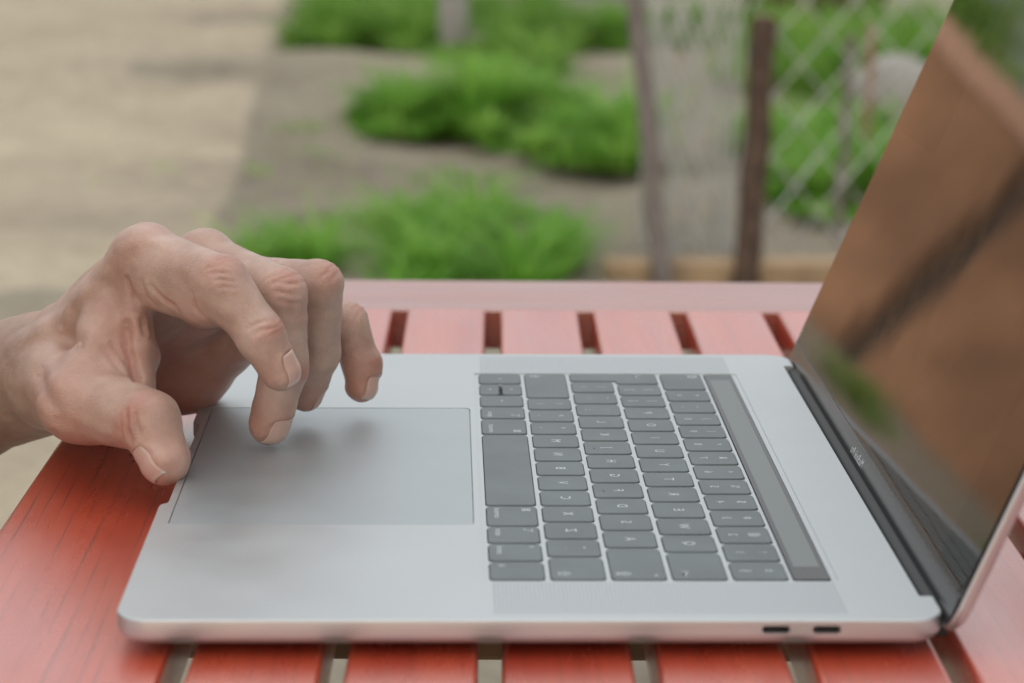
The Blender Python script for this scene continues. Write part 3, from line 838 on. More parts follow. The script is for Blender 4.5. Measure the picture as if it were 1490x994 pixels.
    bm = bmesh.new(); bm.from_mesh(me); bmesh.ops.recalc_face_normals(bm, faces=bm.faces); bm.to_mesh(me); bm.free(); me.shade_smooth()
    a = me.attributes.new("red", 'FLOAT', 'POINT'); a.data.foreach_set("value", np.clip(red, 0, 1).astype(np.float32))
    arm_shade = np.clip((-42 - V[:, 0])/50, 0, 1); arm_shade = arm_shade*arm_shade*(3 - 2*arm_shade)  # shade painted into the skin, growing from the wrist up the forearm
    a = me.attributes.new("tan", 'FLOAT', 'POINT'); a.data.foreach_set("value", arm_shade.astype(np.float32))
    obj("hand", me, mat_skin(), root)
    m, nt, b = new_mat("fingernail"); b.inputs["Roughness"].default_value = .28
    ae = N(nt, "Attribute", attribute_name="edge")
    nt.links.new(ramp(nt, ae.outputs["Fac"], [(0, (.60, .375, .32)), (.5, (.62, .42, .36)), (1, (.68, .52, .45))]).outputs[0], b.inputs["Base Color"])
    b.inputs["Subsurface Weight"].default_value = .5; b.inputs["Subsurface Radius"].default_value = (1, .4, .3); b.inputs["Subsurface Scale"].default_value = .002
    b.inputs["Coat Weight"].default_value = .25; b.inputs["Coat Roughness"].default_value = .25
    for G, fq, dd, bb in nails:
        mm = mesh("fingernail", G*S, fq)
        fix_normals(mm)
        if np.array(mm.polygons[100].normal)@dd < 0: mm.flip_normals()
        mm.shade_smooth(); ea = mm.attributes.new("edge", 'FLOAT', 'POINT'); ea.data.foreach_set("value", np.clip((bb - .70)/.2, 0, 1).astype(np.float32)); no = obj("fingernail", mm, m, root)
        md = no.modifiers.new("thickness", 'SOLIDIFY'); md.thickness = .0004; md.offset = -1
    return root
HAND_CHAINS = {'palm': [['arm0', 'arm1', 'arm2', 'wrist'], ['arm2', 'wrist_b'], ['wrist', 'in_car', 'in_mcp'], ['wrist_b', 'mi_car', 'mi_mcp'], ['wrist_b', 'ri_car', 'ri_mcp'], ['wrist_b', 'pi_car', 'pi_mcp'], ['wrist', 'th_cmc', 'th_mcp'], ['hyp0', 'hyp1', 'hyp2']], 'fingers': [['in_mcp', 'in_pip', 'in_dip', 'in_tip'], ['mi_mcp', 'mi_pip', 'mi_dip', 'mi_tip'], ['ri_mcp', 'ri_pip', 'ri_dip', 'ri_tip'], ['pi_mcp', 'pi_pip', 'pi_dip', 'pi_tip'], ['th_mcp', 'th_ip', 'th_tip']], 'soft': [['web1', 'web2'], ['web4', 'web3', 'web2'], ['ipad1', 'ipad2', 'ipad3'], ['fold1', 'fold2', 'fold3'], ['fold4', 'fold5', 'fold6'], ['ten1', 'ten2', 'ten3'], ['ten4', 'ten5']], 'bumps': ['kn_in', 'kn_mi', 'thp'], 'dents': []}
# joint, bone direction, back-of-hand direction, depth, spacing, spread
CREASES = [
    ('in_pip', (0.718, -0.61, -0.335), (0.45, -0.35, 0.8), 0.28, 2.4, 5.0),
    ('in_dip', (0.558, -0.187, -0.808), (0.75, -0.4, 0.5), 0.42, 2.2, 3.2),
    ('mi_pip', (0.59, -0.488, -0.644), (0.6, -0.3, 0.75), 0.55, 3.0, 5.5),
    ('mi_dip', (-0.094, 0.121, -0.988), (0.85, -0.5, 0.1), 0.40, 2.2, 3.2),
    ('ri_pip', (0.723, -0.259, -0.64), (0.8, -0.2, 0.6), 0.50, 3.0, 5.0),
    ('pi_pip', (0.836, -0.179, -0.518), (0.7, -0.2, 0.7), 0.45, 2.6, 4.0),
    ('pi_dip', (0.223, -0.162, -0.961), (0.9, -0.3, 0.2), 0.35, 2.0, 2.8),
    ('th_ip', (0.704, -0.645, -0.297), (-0.3, -0.9, 0.3), 0.30, 2.6, 5.0),
]
REDS = [('in_tip', 0.4, 9), ('mi_tip', 0.55, 12), ('pi_tip', 0.6, 13), ('th_tip', 0.4, 11), ('ri_tip', 0.45, 10), ('kn_in', 0.3, 12), ('th_mcp', 0.62, 15), ('thp', 0.62, 13), ('web3', 0.6, 15), ('hyp1', 0.65, 30), ('ipad2', 0.3, 10)]
# polyline on the skin, width, depth (negative: raised)
GROOVES = [([(-17.6, 188.3, 63.0), (-17.1, 188.3, 61.5), (-16.7, 188.2, 60.0), (-16.2, 188.1, 58.6), (-15.7, 188.1, 57.2), (-15.2, 188.3, 55.9), (-14.7, 188.6, 54.5)], 1.0, 0.8),
    ([(-8.0, 180.4, 61.6), (-6.8, 179.7, 60.4), (-5.6, 179.0, 59.3), (-4.5, 178.5, 58.1), (-2.7, 177.3, 57.2), (-0.9, 175.9, 56.3), (1.0, 174.1, 55.5)], 1.0, 0.5),
    ([(-12.2, 183.7, 63.2), (-11.6, 183.6, 61.5), (-11.1, 183.6, 59.7), (-10.6, 184.0, 57.9), (-9.5, 183.7, 56.7), (-8.4, 183.6, 55.4), (-7.3, 183.9, 54.0)], 0.9, 0.35),
    ([(7.4, 166.3, 62.2), (7.7, 166.6, 60.5), (7.9, 167.0, 58.7), (8.2, 167.5, 56.9), (8.9, 167.4, 55.9), (9.7, 167.4, 55.0), (10.5, 167.5, 54.0)], 1.0, 0.5),
    ([(-18.2, 187.8, 46.4), (-18.1, 187.1, 43.8), (-17.9, 186.0, 41.3), (-17.8, 185.1, 38.7), (-17.1, 184.1, 36.3), (-16.3, 182.9, 33.9), (-15.6, 181.5, 31.6), (-15.0, 180.8, 30.1), (-14.3, 180.2, 28.7), (-12.5, 169.5, 29.7)], 1.5, 1.1),
    ([(-12.9, 188.9, 47.9), (-12.7, 188.6, 46.6), (-12.4, 188.1, 45.3), (-12.1, 187.5, 44.0)], 1.1, 0.7),
    ([(-45.4, 205.6, 40.8), (-44.3, 205.1, 40.0), (-43.3, 204.6, 39.1), (-42.3, 204.3, 38.3), (-41.1, 203.8, 37.5), (-37.8, 189.6, 39.8), (-36.2, 186.8, 39.6)], 3.0, 1.1),
    ([(-26.7, 183.0, 39.2), (-25.4, 182.5, 37.7), (-24.1, 181.9, 36.3), (-22.7, 181.0, 34.9), (-21.3, 179.9, 33.5), (-19.9, 179.1, 32.0), (-18.6, 178.3, 30.6)], 0.8, 0.3),
    ([(-23.5, 184.7, 40.6), (-22.5, 184.3, 39.2), (-21.5, 183.9, 37.8), (-20.5, 183.3, 36.4), (-19.6, 182.7, 35.1), (-18.6, 182.0, 33.9), (-17.7, 181.3, 32.6)], 0.8, 0.3),
    ([(-21.8, 190.5, 71.7), (-19.9, 189.4, 73.1), (-18.1, 188.5, 74.4), (-16.2, 187.8, 75.7), (-14.0, 187.2, 76.1), (-11.8, 187.3, 76.5), (-9.7, 187.5, 76.7), (-7.7, 186.5, 76.5), (-5.7, 184.9, 76.4), (-3.6, 183.3, 76.3)], 2.4, -0.75),
    ([(-42.6, 204.7, 46.6), (-39.6, 201.9, 49.9), (-36.7, 199.3, 53.3), (-33.8, 197.1, 56.5), (-30.7, 196.0, 60.0), (-27.6, 194.6, 63.7), (-24.3, 192.1, 67.4)], 2.6, -0.6),
    ([(-14.5, 151.8, 23.4), (-14.5, 151.0, 21.8), (-14.6, 150.7, 20.1), (-14.7, 150.7, 18.4), (-14.1, 150.3, 17.0), (-13.6, 150.1, 15.6), (-13.1, 150.1, 14.1)], 1.0, 0.6),
    ([(-11.5, 150.9, 24.6), (-11.3, 150.1, 23.3), (-11.1, 149.6, 21.9), (-10.9, 149.1, 20.5), (-10.5, 148.8, 19.2), (-10.1, 148.5, 17.9), (-9.7, 148.3, 16.5)], 1.0, 0.55),
    ([(-8.6, 150.7, 25.2), (-8.4, 150.0, 23.9), (-8.1, 149.4, 22.6), (-7.8, 148.9, 21.2)], 0.8, 0.3),
    ([(-16.5, 152.7, 21.7), (-16.6, 152.3, 20.1), (-16.7, 152.3, 18.2), (-16.9, 152.8, 16.3)], 0.8, 0.3),
    ([(14.2, 161.7, 70.4), (15.3, 161.4, 70.5), (16.4, 161.3, 70.6), (17.5, 161.3, 70.7), (18.6, 161.3, 70.5), (19.7, 161.5, 70.2), (20.7, 161.7, 69.9)], 0.7, 0.42),
    ([(16.1, 160.4, 68.5), (17.2, 160.3, 68.4), (18.3, 160.4, 68.3), (19.4, 160.5, 68.2), (20.4, 160.6, 67.9), (21.4, 160.8, 67.6), (22.4, 161.0, 67.2)], 0.7, 0.45),
    ([(17.1, 159.8, 65.7), (18.0, 159.7, 65.8), (19.0, 159.8, 65.9), (19.9, 159.9, 66.0), (20.9, 160.0, 65.8), (21.9, 160.2, 65.6), (22.9, 160.4, 65.4)], 0.7, 0.38),
    ([(12.6, 163.4, 71.7), (13.8, 163.0, 72.1), (15.0, 162.8, 72.3), (16.2, 162.8, 72.6)], 0.7, 0.3),
    ([(35.1, 177.3, 60.9), (36.6, 177.2, 60.7), (38.0, 177.3, 60.4), (39.4, 177.6, 60.1), (40.8, 178.2, 59.7), (42.2, 179.0, 59.3), (43.6, 180.2, 58.9)], 0.7, 0.3),
    ([(36.3, 176.9, 57.5), (37.7, 177.0, 57.3), (39.0, 177.3, 57.0), (40.4, 177.9, 56.6), (41.7, 178.6, 56.3), (43.0, 179.7, 55.9), (44.2, 181.2, 55.4)], 0.7, 0.28),
    ([(34.6, 178.7, 63.6), (36.0, 178.6, 63.7), (37.3, 178.7, 63.7), (38.7, 179.0, 63.7), (40.0, 179.4, 63.4), (41.3, 179.9, 63.1), (42.7, 180.8, 62.7)], 0.7, 0.3),
    ([(27.6, 155.7, 52.2), (28.7, 155.7, 52.8), (29.8, 155.9, 53.4), (30.8, 156.3, 54.0), (31.9, 156.7, 54.2), (33.0, 157.2, 54.4), (34.0, 157.9, 54.6)], 0.7, 0.35),
    ([(28.8, 154.8, 50.2), (29.9, 154.8, 50.8), (31.0, 154.9, 51.3), (32.1, 155.2, 51.8), (33.1, 155.5, 52.0), (34.1, 155.9, 52.1), (35.0, 156.5, 52.3)], 0.7, 0.3),
    ([(-51.0, 191.9, 28.6), (-49.3, 186.5, 26.9), (-46.6, 175.2, 26.7), (-45.1, 170.8, 24.8), (-43.6, 168.5, 22.9), (-42.1, 167.1, 20.8), (-40.8, 166.5, 18.5)], 3.0, 0.7),
    ([(-60.5, 213.2, 33.9), (-57.7, 211.6, 36.2), (-54.9, 210.1, 38.4), (-52.2, 209.5, 40.4)], 2.5, -0.5)]
NAILS = [
    ('in_tip', (0.477, 0.0, -0.879), (0.85, -0.42, 0.35), 9.6, 11.0, 0.2),
    ('mi_tip', (-0.259, 0.174, -0.95), (0.75, -0.62, -0.05), 11.5, 11.6, 0.2),
    ('ri_tip', (-0.294, 0.365, -0.883), (0.97, -0.2, 0.0), 9.5, 10.5, 0.0),
    ('pi_tip', (-0.028, -0.239, -0.971), (0.88, -0.45, 0.1), 8.6, 9.4, 0.4),
    ('th_tip', (0.411, -0.462, -0.786), (-0.88, -0.46, -0.1), 12.5, 12.6, 0.3),
]
def build_body(root):
    """the seated person the arm belongs to, left of the picture"""
    def cone(p, a, b, ra, rb):
        a = np.array(a, float); ba = np.array(b, float) - a; t = np.clip((p - a)@ba/(ba@ba), 0, 1)
        return np.linalg.norm(p - a - t[:, None]*ba, axis=1) - (ra + (rb - ra)*t)
    def union(p, parts, k):
        d = None
        for a, b, ra, rb in parts:
            c = cone(p, a, b, ra, rb); d = c if d is None else smin(d, c, k)
        return d
    e = HAND["arm0"]
    groups = {
        "shirt": ((.045, .05, .06), [((-620, 230, -230), (-502, 225, 90), 115, 118), ((-620, 390, -230), (-502, 395, 90), 115, 118), ((-502, 225, 90), (-453, 150, 195), 110, 62),
                  ((-502, 395, 90), (-453, 470, 195), 110, 62), ((-471, 310, 180), (-433, 310, 255), 95, 62), ((-453, 470, 195), (-403, 462, 60), 60, 56), ((-453, 150, 195), (-440, 105, 20), 60, 54)], 30),
        "trousers": ((.03, .035, .05), [((-640, 230, -290), (-225, 215, -255), 100, 66), ((-640, 390, -290), (-225, 400, -255), 100, 66), ((-225, 215, -255), (-255, 205, -455), 62, 45),
                     ((-225, 400, -255), (-255, 405, -455), 62, 45), ((-640, 240, -270), (-640, 380, -270), 120, 120)], 18),
        "head": (None, [((-428, 310, 250), (-397, 310, 340), 54, 54), ((-376, 310, 400), (-377, 310, 455), 78, 86), ((-338, 310, 365), (-338, 310, 420), 50, 62), ((-274, 310, 395), (-277, 310, 425), 12, 9),
                        ((-381, 226, 400), (-377, 224, 425), 13, 15), ((-381, 394, 400), (-377, 396, 425), 13, 15)], 14),
        "hair": ((.03, .02, .012), [((-394, 310, 440), (-397, 310, 480), 86, 84), ((-365, 310, 492), (-325, 310, 490), 66, 52), ((-431, 310, 400), (-424, 310, 440), 68, 72)], 14),
        "upper_arm": (None, [((-415, 465, 100), tuple(e[:3]), 47, 42), ((-443, 112, 60), (-435, 85, -90), 45, 40), ((-435, 85, -90), (-350, 175, -165), 38, 27),
                             ((-350, 175, -165), (-275, 205, -172), 27, 20), ((-275, 205, -172), (-215, 215, -183), 19, 11)], 12),
        "shoe": ((.05, .04, .035), [((-270, 205, -470), (-130, 200, -474), 34, 30), ((-270, 405, -470), (-130, 410, -474), 34, 30)], 8)}
    skin = bpy.data.materials["skin"]
    for nm, (colr, parts, k) in groups.items():
        pt = np.array([q for a, b, ra, rb in parts for q in (a, b)], float); rm = max(max(ra, rb) for a, b, ra, rb in parts) + 25
        V, F = sdf_mesh(lambda p: union(p, parts, k), pt.min(0) - rm, pt.max(0) + rm, 6.0, 20)
        me = np_mesh(nm, V*S, F)
        bm = bmesh.new(); bm.from_mesh(me); bmesh.ops.smooth_vert(bm, verts=bm.verts, factor=.5, use_axis_x=True, use_axis_y=True, use_axis_z=True); bmesh.ops.recalc_face_normals(bm, faces=bm.faces); bm.to_mesh(me); bm.free(); me.shade_smooth()
        obj(nm, me, skin if colr is None else simple(nm + "_cloth", colr, rough=.85, spec=.2, var=.15, nscale=40, bump=.2, bscale=600), root)
    st = empty("stool", (-.64, .31, GZ)); tag(st, "wooden stool under the seated person left of the table", "stool")
    v, f = tube([(-.64, .31, GZ + .085), (-.64, .31, GZ + .115)], [.19, .19], 28); obj("seat", mesh("seat", v, f, 40), M_UNDER, st)
    for k in range(4):
        an = R(45 + 90*k); v, f = tube([(-.64 + .13*math.cos(an), .31 + .13*math.sin(an), GZ + .086), (-.64 + .17*math.cos(an), .31 + .17*math.sin(an), GZ - .01)], .016, 10); obj("leg", mesh("leg", v, f, 40), M_UNDER, st)

build_body(build_person())

# ------------------------------------------------------------------ grass
def grass(name, label, blobs, count, hmin, hmax, seed, mat):
    """blades rooted inside ellipses (x, y, rx, ry, weight)"""
    rng = np.random.RandomState(seed); wts = np.array([b[4] for b in blobs], float); wts /= wts.sum()
    pick = rng.choice(len(blobs), count, p=wts); B = np.array(blobs)[pick]
    rr = np.sqrt(rng.rand(count)); an = rng.rand(count)*2*math.pi
    x = B[:, 0] + B[:, 2]*rr*np.cos(an); y = B[:, 1] + B[:, 3]*rr*np.sin(an)
    # tufts: pull blades towards tuft centres
    nt_ = max(8, count//70); ti = rng.randint(0, count, nt_); tx, ty = x[ti], y[ti]
    own = rng.randint(0, nt_, count)
    d = (x[:, None] - tx[None, :])**2 + (y[:, None] - ty[None, :])**2 if count*nt_ < 4e6 else None
    if d is not None: own = d.argmin(1)
    pull = rng.rand(count)*.75; x = x + (tx[own] - x)*pull; y = y + (ty[own] - y)*pull
    hb = (hmin + (hmax - hmin)*rng.rand(count)**1.3)*(1.0 - .5*rr**2)*(.45 + .95*rng.rand(nt_)[own]**1.2)
    msk = np.zeros(count)
    for q in range(14):
        a_ = rng.rand()*6.28; fr = rng.uniform(12, 55); msk += np.sin(fr*(x*math.cos(a_) + .6*y*math.sin(a_)) + rng.rand()*6.28)
    hb = hb*np.clip(.72 + .17*msk, .12, 1.25)
    th = rng.rand(count)*2*math.pi; lean = rng.uniform(.3, 1.7, count)*hb
    wd = rng.uniform(.0022, .0056, count)
    dx, dy = np.cos(th), np.sin(th); px, py = -dy, dx
    V = np.zeros((count, 7, 3)); 
    for k, (t, wf) in enumerate(((0, 1), (.4, .95), (.75, .65))):
        cx = x + dx*lean*t*t; cy = y + dy*lean*t*t; cz = GZ - .004 + hb*(t - .18*t*t*t)
        for s in (0, 1):
            sg = -1 if s == 0 else 1
            V[:, 2*k + s, 0] = cx + px*wd*wf*sg; V[:, 2*k + s, 1] = cy + py*wd*wf*sg; V[:, 2*k + s, 2] = cz
    V[:, 6, 0] = x + dx*lean; V[:, 6, 1] = y + dy*lean; V[:, 6, 2] = GZ + hb*.82
    base = np.arange(count)[:, None]*7
    T = np.concatenate([base + np.array(q)[None] for q in ((0, 1, 3), (0, 3, 2), (2, 3, 5), (2, 5, 4), (4, 5, 6))])
    me = np_mesh(name, V.reshape(-1, 3), T, smooth=True)
    tone = np.clip(rng.rand(nt_)[own]*.65 + rng.rand(count)*.35, 0, 1).astype(np.float32)
    a = me.attributes.new("tone", 'FLOAT', 'POINT'); a.data.foreach_set("value", np.repeat(tone, 7))
    o = obj(name, me, mat); tag(o, label, "grass", kind="stuff"); return o

M_GR = mat_leaf("grass_blade", (.13, .31, .035), (.21, .46, .06), (.38, .58, .13))
M_GR2 = mat_leaf("grass_blade_far", (.12, .26, .035), (.19, .39, .055), (.33, .50, .11))
grass("grass_clump", "lush grass clump right behind the far table edge", [(-.13, 3.1, .11, .16, .7), (.03, 3.28, .18, .32, 2), (.17, 3.35, .14, .34, 2), (.25, 3.22, .06, .2, .6), (.1, 2.9, .2, .15, 1)], 13000, .04, .135, 1, M_GR)
grass("grass_clump", "middle grass clump between two strips of bare soil", [(.0, 5.0, .14, .28, 1.5), (.16, 5.1, .14, .35, 1.5), (.25, 4.9, .12, .4, 1.4), (.37, 4.75, .14, .45, 2.6), (.45, 4.5, .08, .25, 1)], 16000, .06, .16, 2, M_GR)
grass("grass_clump", "far grass clump left of the grey post", [(-.22, 6.75, .18, .3, 1), (-.12, 7.6, .3, .7, 1.8), (.0, 6.6, .1, .25, .6), (.25, 6.2, .2, .3, .8)], 13000, .06, .2, 3, M_GR2)
grass("grass_clump", "dark far grass clump right of the grey post", [(.36, 6.8, .16, .3, 1), (.30, 7.6, .2, .3, .5), (.58, 7.0, .14, .35, .7)], 6000, .06, .18, 4, M_GR2)
grass("grass_clump", "grass growing behind the stretched wire mesh", [(.80, 4.0, .11, .35, 1.5), (.84, 4.6, .16, .35, 1), (1.02, 4.3, .12, .3, .8)], 9000, .05, .15, 5, M_GR)
grass("grass_clump", "far grass beyond the wire mesh beside the laptop lid", [(1.1, 6.0, .3, .5, 1), (1.45, 6.7, .4, .6, 1.2), (1.0, 7.2, .35, .5, 1)], 10000, .06, .2, 6, M_GR2)
grass("grass_clump", "sunlit grass at the foot of the brown plank fence", [(-2.75, 10.4, .22, .35, 1), (-3.5, 9.3, .25, .3, .4)], 5000, .05, .14, 7, M_GR2)
grass("grass_sprouts", "sparse weed sprouts scattered on the bare soil", [(-.2, 4.6, .14, .5, 1), (.2, 4.15, .2, .3, 1), (-.1, 5.6, .2, .5, 1), (.7, 5.2, .4, .5, 1), (-1.1, 5.2, .9, 1.6, .35)], 420, .01, .03, 8, M_GR)

# ---- wooden stakes
M_BARK = mat_bark("stake_bark", (.045, .028, .02), (.13, .085, .06)); M_GREYB = mat_bark("weathered_stick", (.13, .11, .10), (.26, .22, .2))
M_PINKB = mat_bark("peeled_stick", (.22, .13, .09), (.36, .23, .17)); M_CUT = simple("cut_wood", (.42, .32, .24), rough=.8, var=.15, nscale=60)
def stake(label, base, top, r0, r1, mat, seed, cut=True):
    rng = random.Random(seed); b = Vector(base); t = Vector(top); n = 9; pts = []; rads = []
    for k in range(n):
        u = k/(n - 1); p = b.lerp(t, u); j = .006*(1 - abs(2*u - 1))
        pts.append(p + Vector((rng.uniform(-j, j), rng.uniform(-j, j), 0))); rads.append((r0 + (r1 - r0)*u)*rng.uniform(.9, 1.08))
    e = empty("wooden_stake", base); tag(e, label, "stake", "stakes holding the wire mesh")
    v, f = tube(pts, rads, 10); obj("shaft", mesh("shaft", v, f, 50), mat, e)
    d = (pts[-1] - pts[-2]).normalized(); v, f = tube([pts[-1] - d*.002, pts[-1] + d*.003], [rads[-1]*.94, rads[-1]*.9], 10)
    obj("cut_end", mesh("cut_end", v, f, 50), M_CUT, e)
stake("slim grey brown stake left of the rolled wire mesh", (.428, 2.96, GZ - .05), (.382, 3.16, -.06), .017, .0135, M_GREYB, 1)
stake("thin bent stick crossing behind the slim grey stake", (.448, 3.30, GZ - .05), (.402, 3.34, -.02), .006, .005, M_BARK, 5)
stake("thick dark brown stake right of the rolled wire mesh", (.540, 2.96, GZ - .05), (.590, 3.20, -.108), .0205, .022, M_BARK, 2)
stake("thin grey stake behind the stretched mesh", (.765, 3.50, GZ - .05), (.795, 3.62, -.17), .0085, .008, M_GREYB, 3)
stake("pale peeled stake nearest the laptop lid", (.925, 4.17, GZ - .05), (.945, 4.30, -.215), .010, .009, M_PINKB, 4)

# ---- chain-link: a standing roll and a stretched length
M_WIRE = simple("galvanised_wire", (.62, .62, .61), rough=.5, metal=.4, var=.15, nscale=50)
def chain_link(name, label, path, height, cell, z0, rad, sag=0.0, seed=0, rise=.5):
    """path(s) -> (x, y) for s in metres along the mesh; woven zigzag wires"""
    rng = random.Random(seed); L = path(None); nw = int(L/cell*2); nz = int(height/(cell*rise)); V = []; F = []
    for i in range(nw):
        pts = []
        for k in range(nz + 1):
            s = (i + ((k + i) % 2))*cell*.5
            s = min(max(s, 0), L); x, y, nx, ny = path(s); off = (.0015 if k % 2 else -.0015)
            wob = sag*math.sin(s*7 + k*.35)
            pts.append((x + nx*(off + wob), y + ny*(off + wob), z0 + k*cell*rise + rng.uniform(-.002, .002)))
        v, f = tube(pts, rad, 4); o = len(V); V += v; F += [tuple(a + o for a in q) for q in f]
    e = empty(name, (path(0)[0], path(0)[1], z0)); tag(e, label, "wire mesh")
    obj("wires", mesh(name, V, F, 60), M_WIRE, e); return e
def spiral(cx, cy, r0, r1, turns):
    N_ = 400; ps = []; acc = [0]
    for k in range(N_ + 1):
        t = k/N_; r = r0 + (r1 - r0)*t; a = 2*math.pi*turns*t
        ps.append((cx + r*math.cos(a), cy + r*math.sin(a)*.8, math.cos(a), math.sin(a)))
    for k in range(N_): acc.append(acc[-1] + math.hypot(ps[k + 1][0] - ps[k][0], ps[k + 1][1] - ps[k][1]))
    def path(s):
        if s is None: return acc[-1]
        k = int(np.searchsorted(acc, s)); return ps[min(k, N_)]
    return path
chain_link("wire_mesh_roll", "standing roll of grey chain-link mesh between two stakes", spiral(.497, 3.33, .05, .09, 2.8), 0.95, .05, GZ, .0021, seed=2, rise=1.3)
def span(pts):
    acc = [0]
    for a, b in zip(pts[:-1], pts[1:]): acc.append(acc[-1] + math.hypot(b[0] - a[0], b[1] - a[1]))
    def path(s):
        if s is None: return acc[-1]
        for k in range(len(pts) - 1):
            if s <= acc[k + 1] or k == len(pts) - 2:
                t = (s - acc[k])/(acc[k + 1] - acc[k]); a, b = pts[k], pts[k + 1]; l = acc[k + 1] - acc[k]
                return (a[0] + (b[0] - a[0])*t, a[1] + (b[1] - a[1])*t, -(b[1] - a[1])/l, (b[0] - a[0])/l)
    return path
chain_link("wire_mesh_fence", "chain-link mesh stretched from the thick stake towards the laptop lid", span([(.585, 3.30), (.80, 3.42), (1.15, 3.55), (1.7, 3.6)]), .62, .10, GZ + .01, .0026, sag=.008, seed=3)

# ---- timber edging, post, block, rock, log
M_TIM = simple("raw_timber", (.36, .25, .15), rough=.8, var=.3, nscale=14, bump=.2, bscale=80)
o = obj("timber_edging", box_mesh("timber_edging", .335, .715, 3.00, 3.06, GZ - .02, GZ + .046, .004), M_TIM); tag(o, "pale timber board on the ground behind the table below the stakes", "timber")
def rough_box(name, x0, x1, y0, y1, z0, z1, amp, mat, label, cat, seed, bev=.02):
    bm = bmesh.new(); bmesh.ops.create_cube(bm, size=1); bmesh.ops.subdivide_edges(bm, edges=list(bm.edges), cuts=5, use_grid_fill=True)
    rng = random.Random(seed)
    for v in bm.verts:
        c = Vector((x0 + (v.co.x + .5)*(x1 - x0), y0 + (v.co.y + .5)*(y1 - y0), z0 + (v.co.z + .5)*(z1 - z0)))
        v.co = c + Vector((rng.uniform(-amp, amp), rng.uniform(-amp, amp), rng.uniform(-amp, amp)))
    me = bpy.data.meshes.new(name); bm.to_mesh(me); bm.free(); me.shade_smooth(); me.set_sharp_from_angle(angle=R(50))
    o = obj(name, me, mat); tag(o, label, cat); return o
M_CONC = simple("grey_concrete", (.30, .28, .275), rough=.9, var=.2, nscale=9, bump=.3, bscale=40)
e = empty("grey_post", (.115, 6.42, GZ)); tag(e, "weathered grey post standing in the far grass", "post")
v, f = tube([(.115, 6.42, GZ - .05), (.113, 6.42, GZ + .4), (.112, 6.43, GZ + .9)], [.042, .040, .038], 12); obj("shaft", mesh("shaft", v, f, 50), M_CONC, e)
v, f = tube([(.112, 6.43, GZ + .9), (.112, 6.43, GZ + .915)], [.043, .040], 12); obj("cap", mesh("cap", v, f, 50), M_CONC, e)
rough_box("concrete_block", .36, .80, 8.1, 8.4, GZ - .05, GZ + .36, .006, M_CONC, "low grey concrete block behind the dark far grass", "block", 3)
rough_box("timber_log", 1.08, 1.5, 7.3, 7.5, GZ - .03, GZ + .2, .012, M_BARK, "dark timber baulk lying in the far grass", "timber", 4)
def rock(name, label, c, r, seed):
    bm = bmesh.new(); bmesh.ops.create_icosphere(bm, subdivisions=3, radius=1); rng = random.Random(seed)
    dirs = [Vector((rng.gauss(0, 1), rng.gauss(0, 1), rng.gauss(0, 1))).normalized() for _ in range(14)]
    for v in bm.verts:
        k = 1 + .10*sum(max(0, v.co.normalized().dot(d))**4*s for d, s in zip(dirs, [1, -1]*7))
        v.co = Vector((c[0] + v.co.x*k*r[0], c[1] + v.co.y*k*r[1], c[2] + v.co.z*k*r[2]))
    me = bpy.data.meshes.new(name); bm.to_mesh(me); bm.free(); me.shade_smooth()
    o = obj(name, me, simple("pale_stone", (.33, .315, .29), rough=.9, var=.2, nscale=12, bump=.3, bscale=50)); tag(o, label, "rock")
rock("pale_rock", "pale rounded rock behind the wire mesh beside the lid", (1.16, 5.2, GZ + .05), (.105, .09, .085), 3)

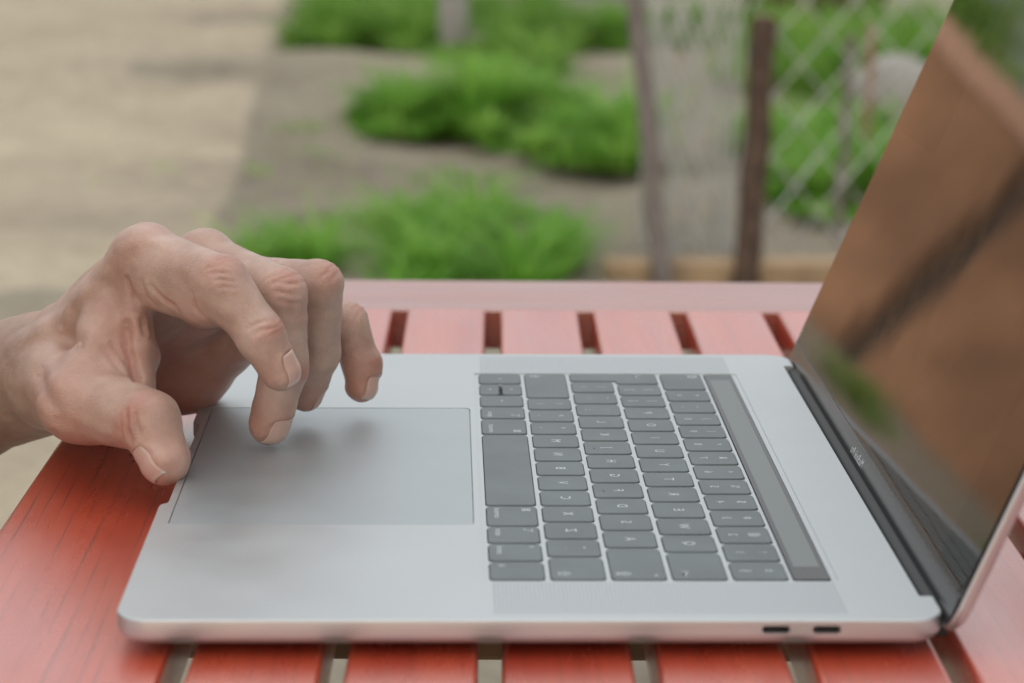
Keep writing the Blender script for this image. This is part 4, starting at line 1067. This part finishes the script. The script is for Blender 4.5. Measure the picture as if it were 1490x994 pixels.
# ---- brown plank fence (mirrored in the display)
fe = empty("plank_fence", (-3.4, 12.5, GZ)); tag(fe, "brown plank fence mirrored in the dark display", "fence")
M_PL = simple("brown_plank", (.32, .17, .098), rough=.85, var=.35, nscale=2, bump=.2, bscale=40); M_CAP = simple("pinkish_cap_board", (.50, .30, .22), rough=.8, var=.1)
M_POST = simple("dark_post_wood", (.028, .026, .022), rough=.8, var=.2)
for k in range(34):
    rng = random.Random(k); x0 = -6.2 + k*.15
    obj("plank", box_mesh("plank", x0, x0 + .144, 12.5 + rng.uniform(-.006, .006), 12.525, GZ, GZ + 1.50, .004), M_PL, fe)
obj("cap_board", box_mesh("cap_board", -6.25, -1.05, 12.46, 12.58, GZ + 1.505, GZ + 1.66, .006), M_CAP, fe)
e = empty("dark_post", (-3.05, 12.1, GZ)); tag(e, "dark square post before the brown fence mirrored in the display", "post")
obj("shaft", box_mesh("dark_post", -3.10, -3.0, 12.02, 12.13, GZ - .05, GZ + 2.2, .008), M_POST, e)
obj("cap", box_mesh("dark_post_cap", -3.115, -2.985, 12.0, 12.15, GZ + 2.2, GZ + 2.24, .008), M_POST, e)

def shrub(label, c, r, n, seed):
    rng = np.random.RandomState(seed); e = empty("garden_shrub", (c[0], c[1], GZ)); tag(e, label, "shrub", "shrubs behind the plank fence")
    cl = rng.normal(size=(40, 3)); cl = cl/np.linalg.norm(cl, axis=1, keepdims=True)*rng.uniform(.45, 1, (40, 1))
    p = cl[rng.randint(0, 40, n)] + rng.normal(size=(n, 3))*.16; p = np.array(c) + p*np.array(r)
    a = rng.normal(size=(n, 3)); a /= np.linalg.norm(a, axis=1, keepdims=True); b = np.cross(a, rng.normal(size=(n, 3))); b /= np.linalg.norm(b, axis=1, keepdims=True)
    s = rng.uniform(.03, .07, (n, 1)); V = np.stack([p - a*s, p + b*s*.5, p + a*s, p - b*s*.5], 1).reshape(-1, 3)
    me = np_mesh("crown", V, np.arange(4*n).reshape(-1, 4)); t = rng.rand(n).astype(np.float32)
    at_ = me.attributes.new("tone", 'FLOAT', 'POINT'); at_.data.foreach_set("value", np.repeat(t, 4)); obj("crown", me, M_GR2, e)
    v, f = tube([(c[0], c[1], GZ - .05), (c[0] + .03, c[1], c[2])], [.05, .03], 8); obj("trunk", mesh("trunk", v, f, 60), M_BARK, e)
shrub("green shrub behind the brown plank fence, the left one", (-4.0, 14.3, .95), (1.0, .7, .9), 5000, 1)
shrub("green shrub behind the brown plank fence, the right one", (-2.35, 14.0, .9), (.9, .7, .95), 5000, 2)
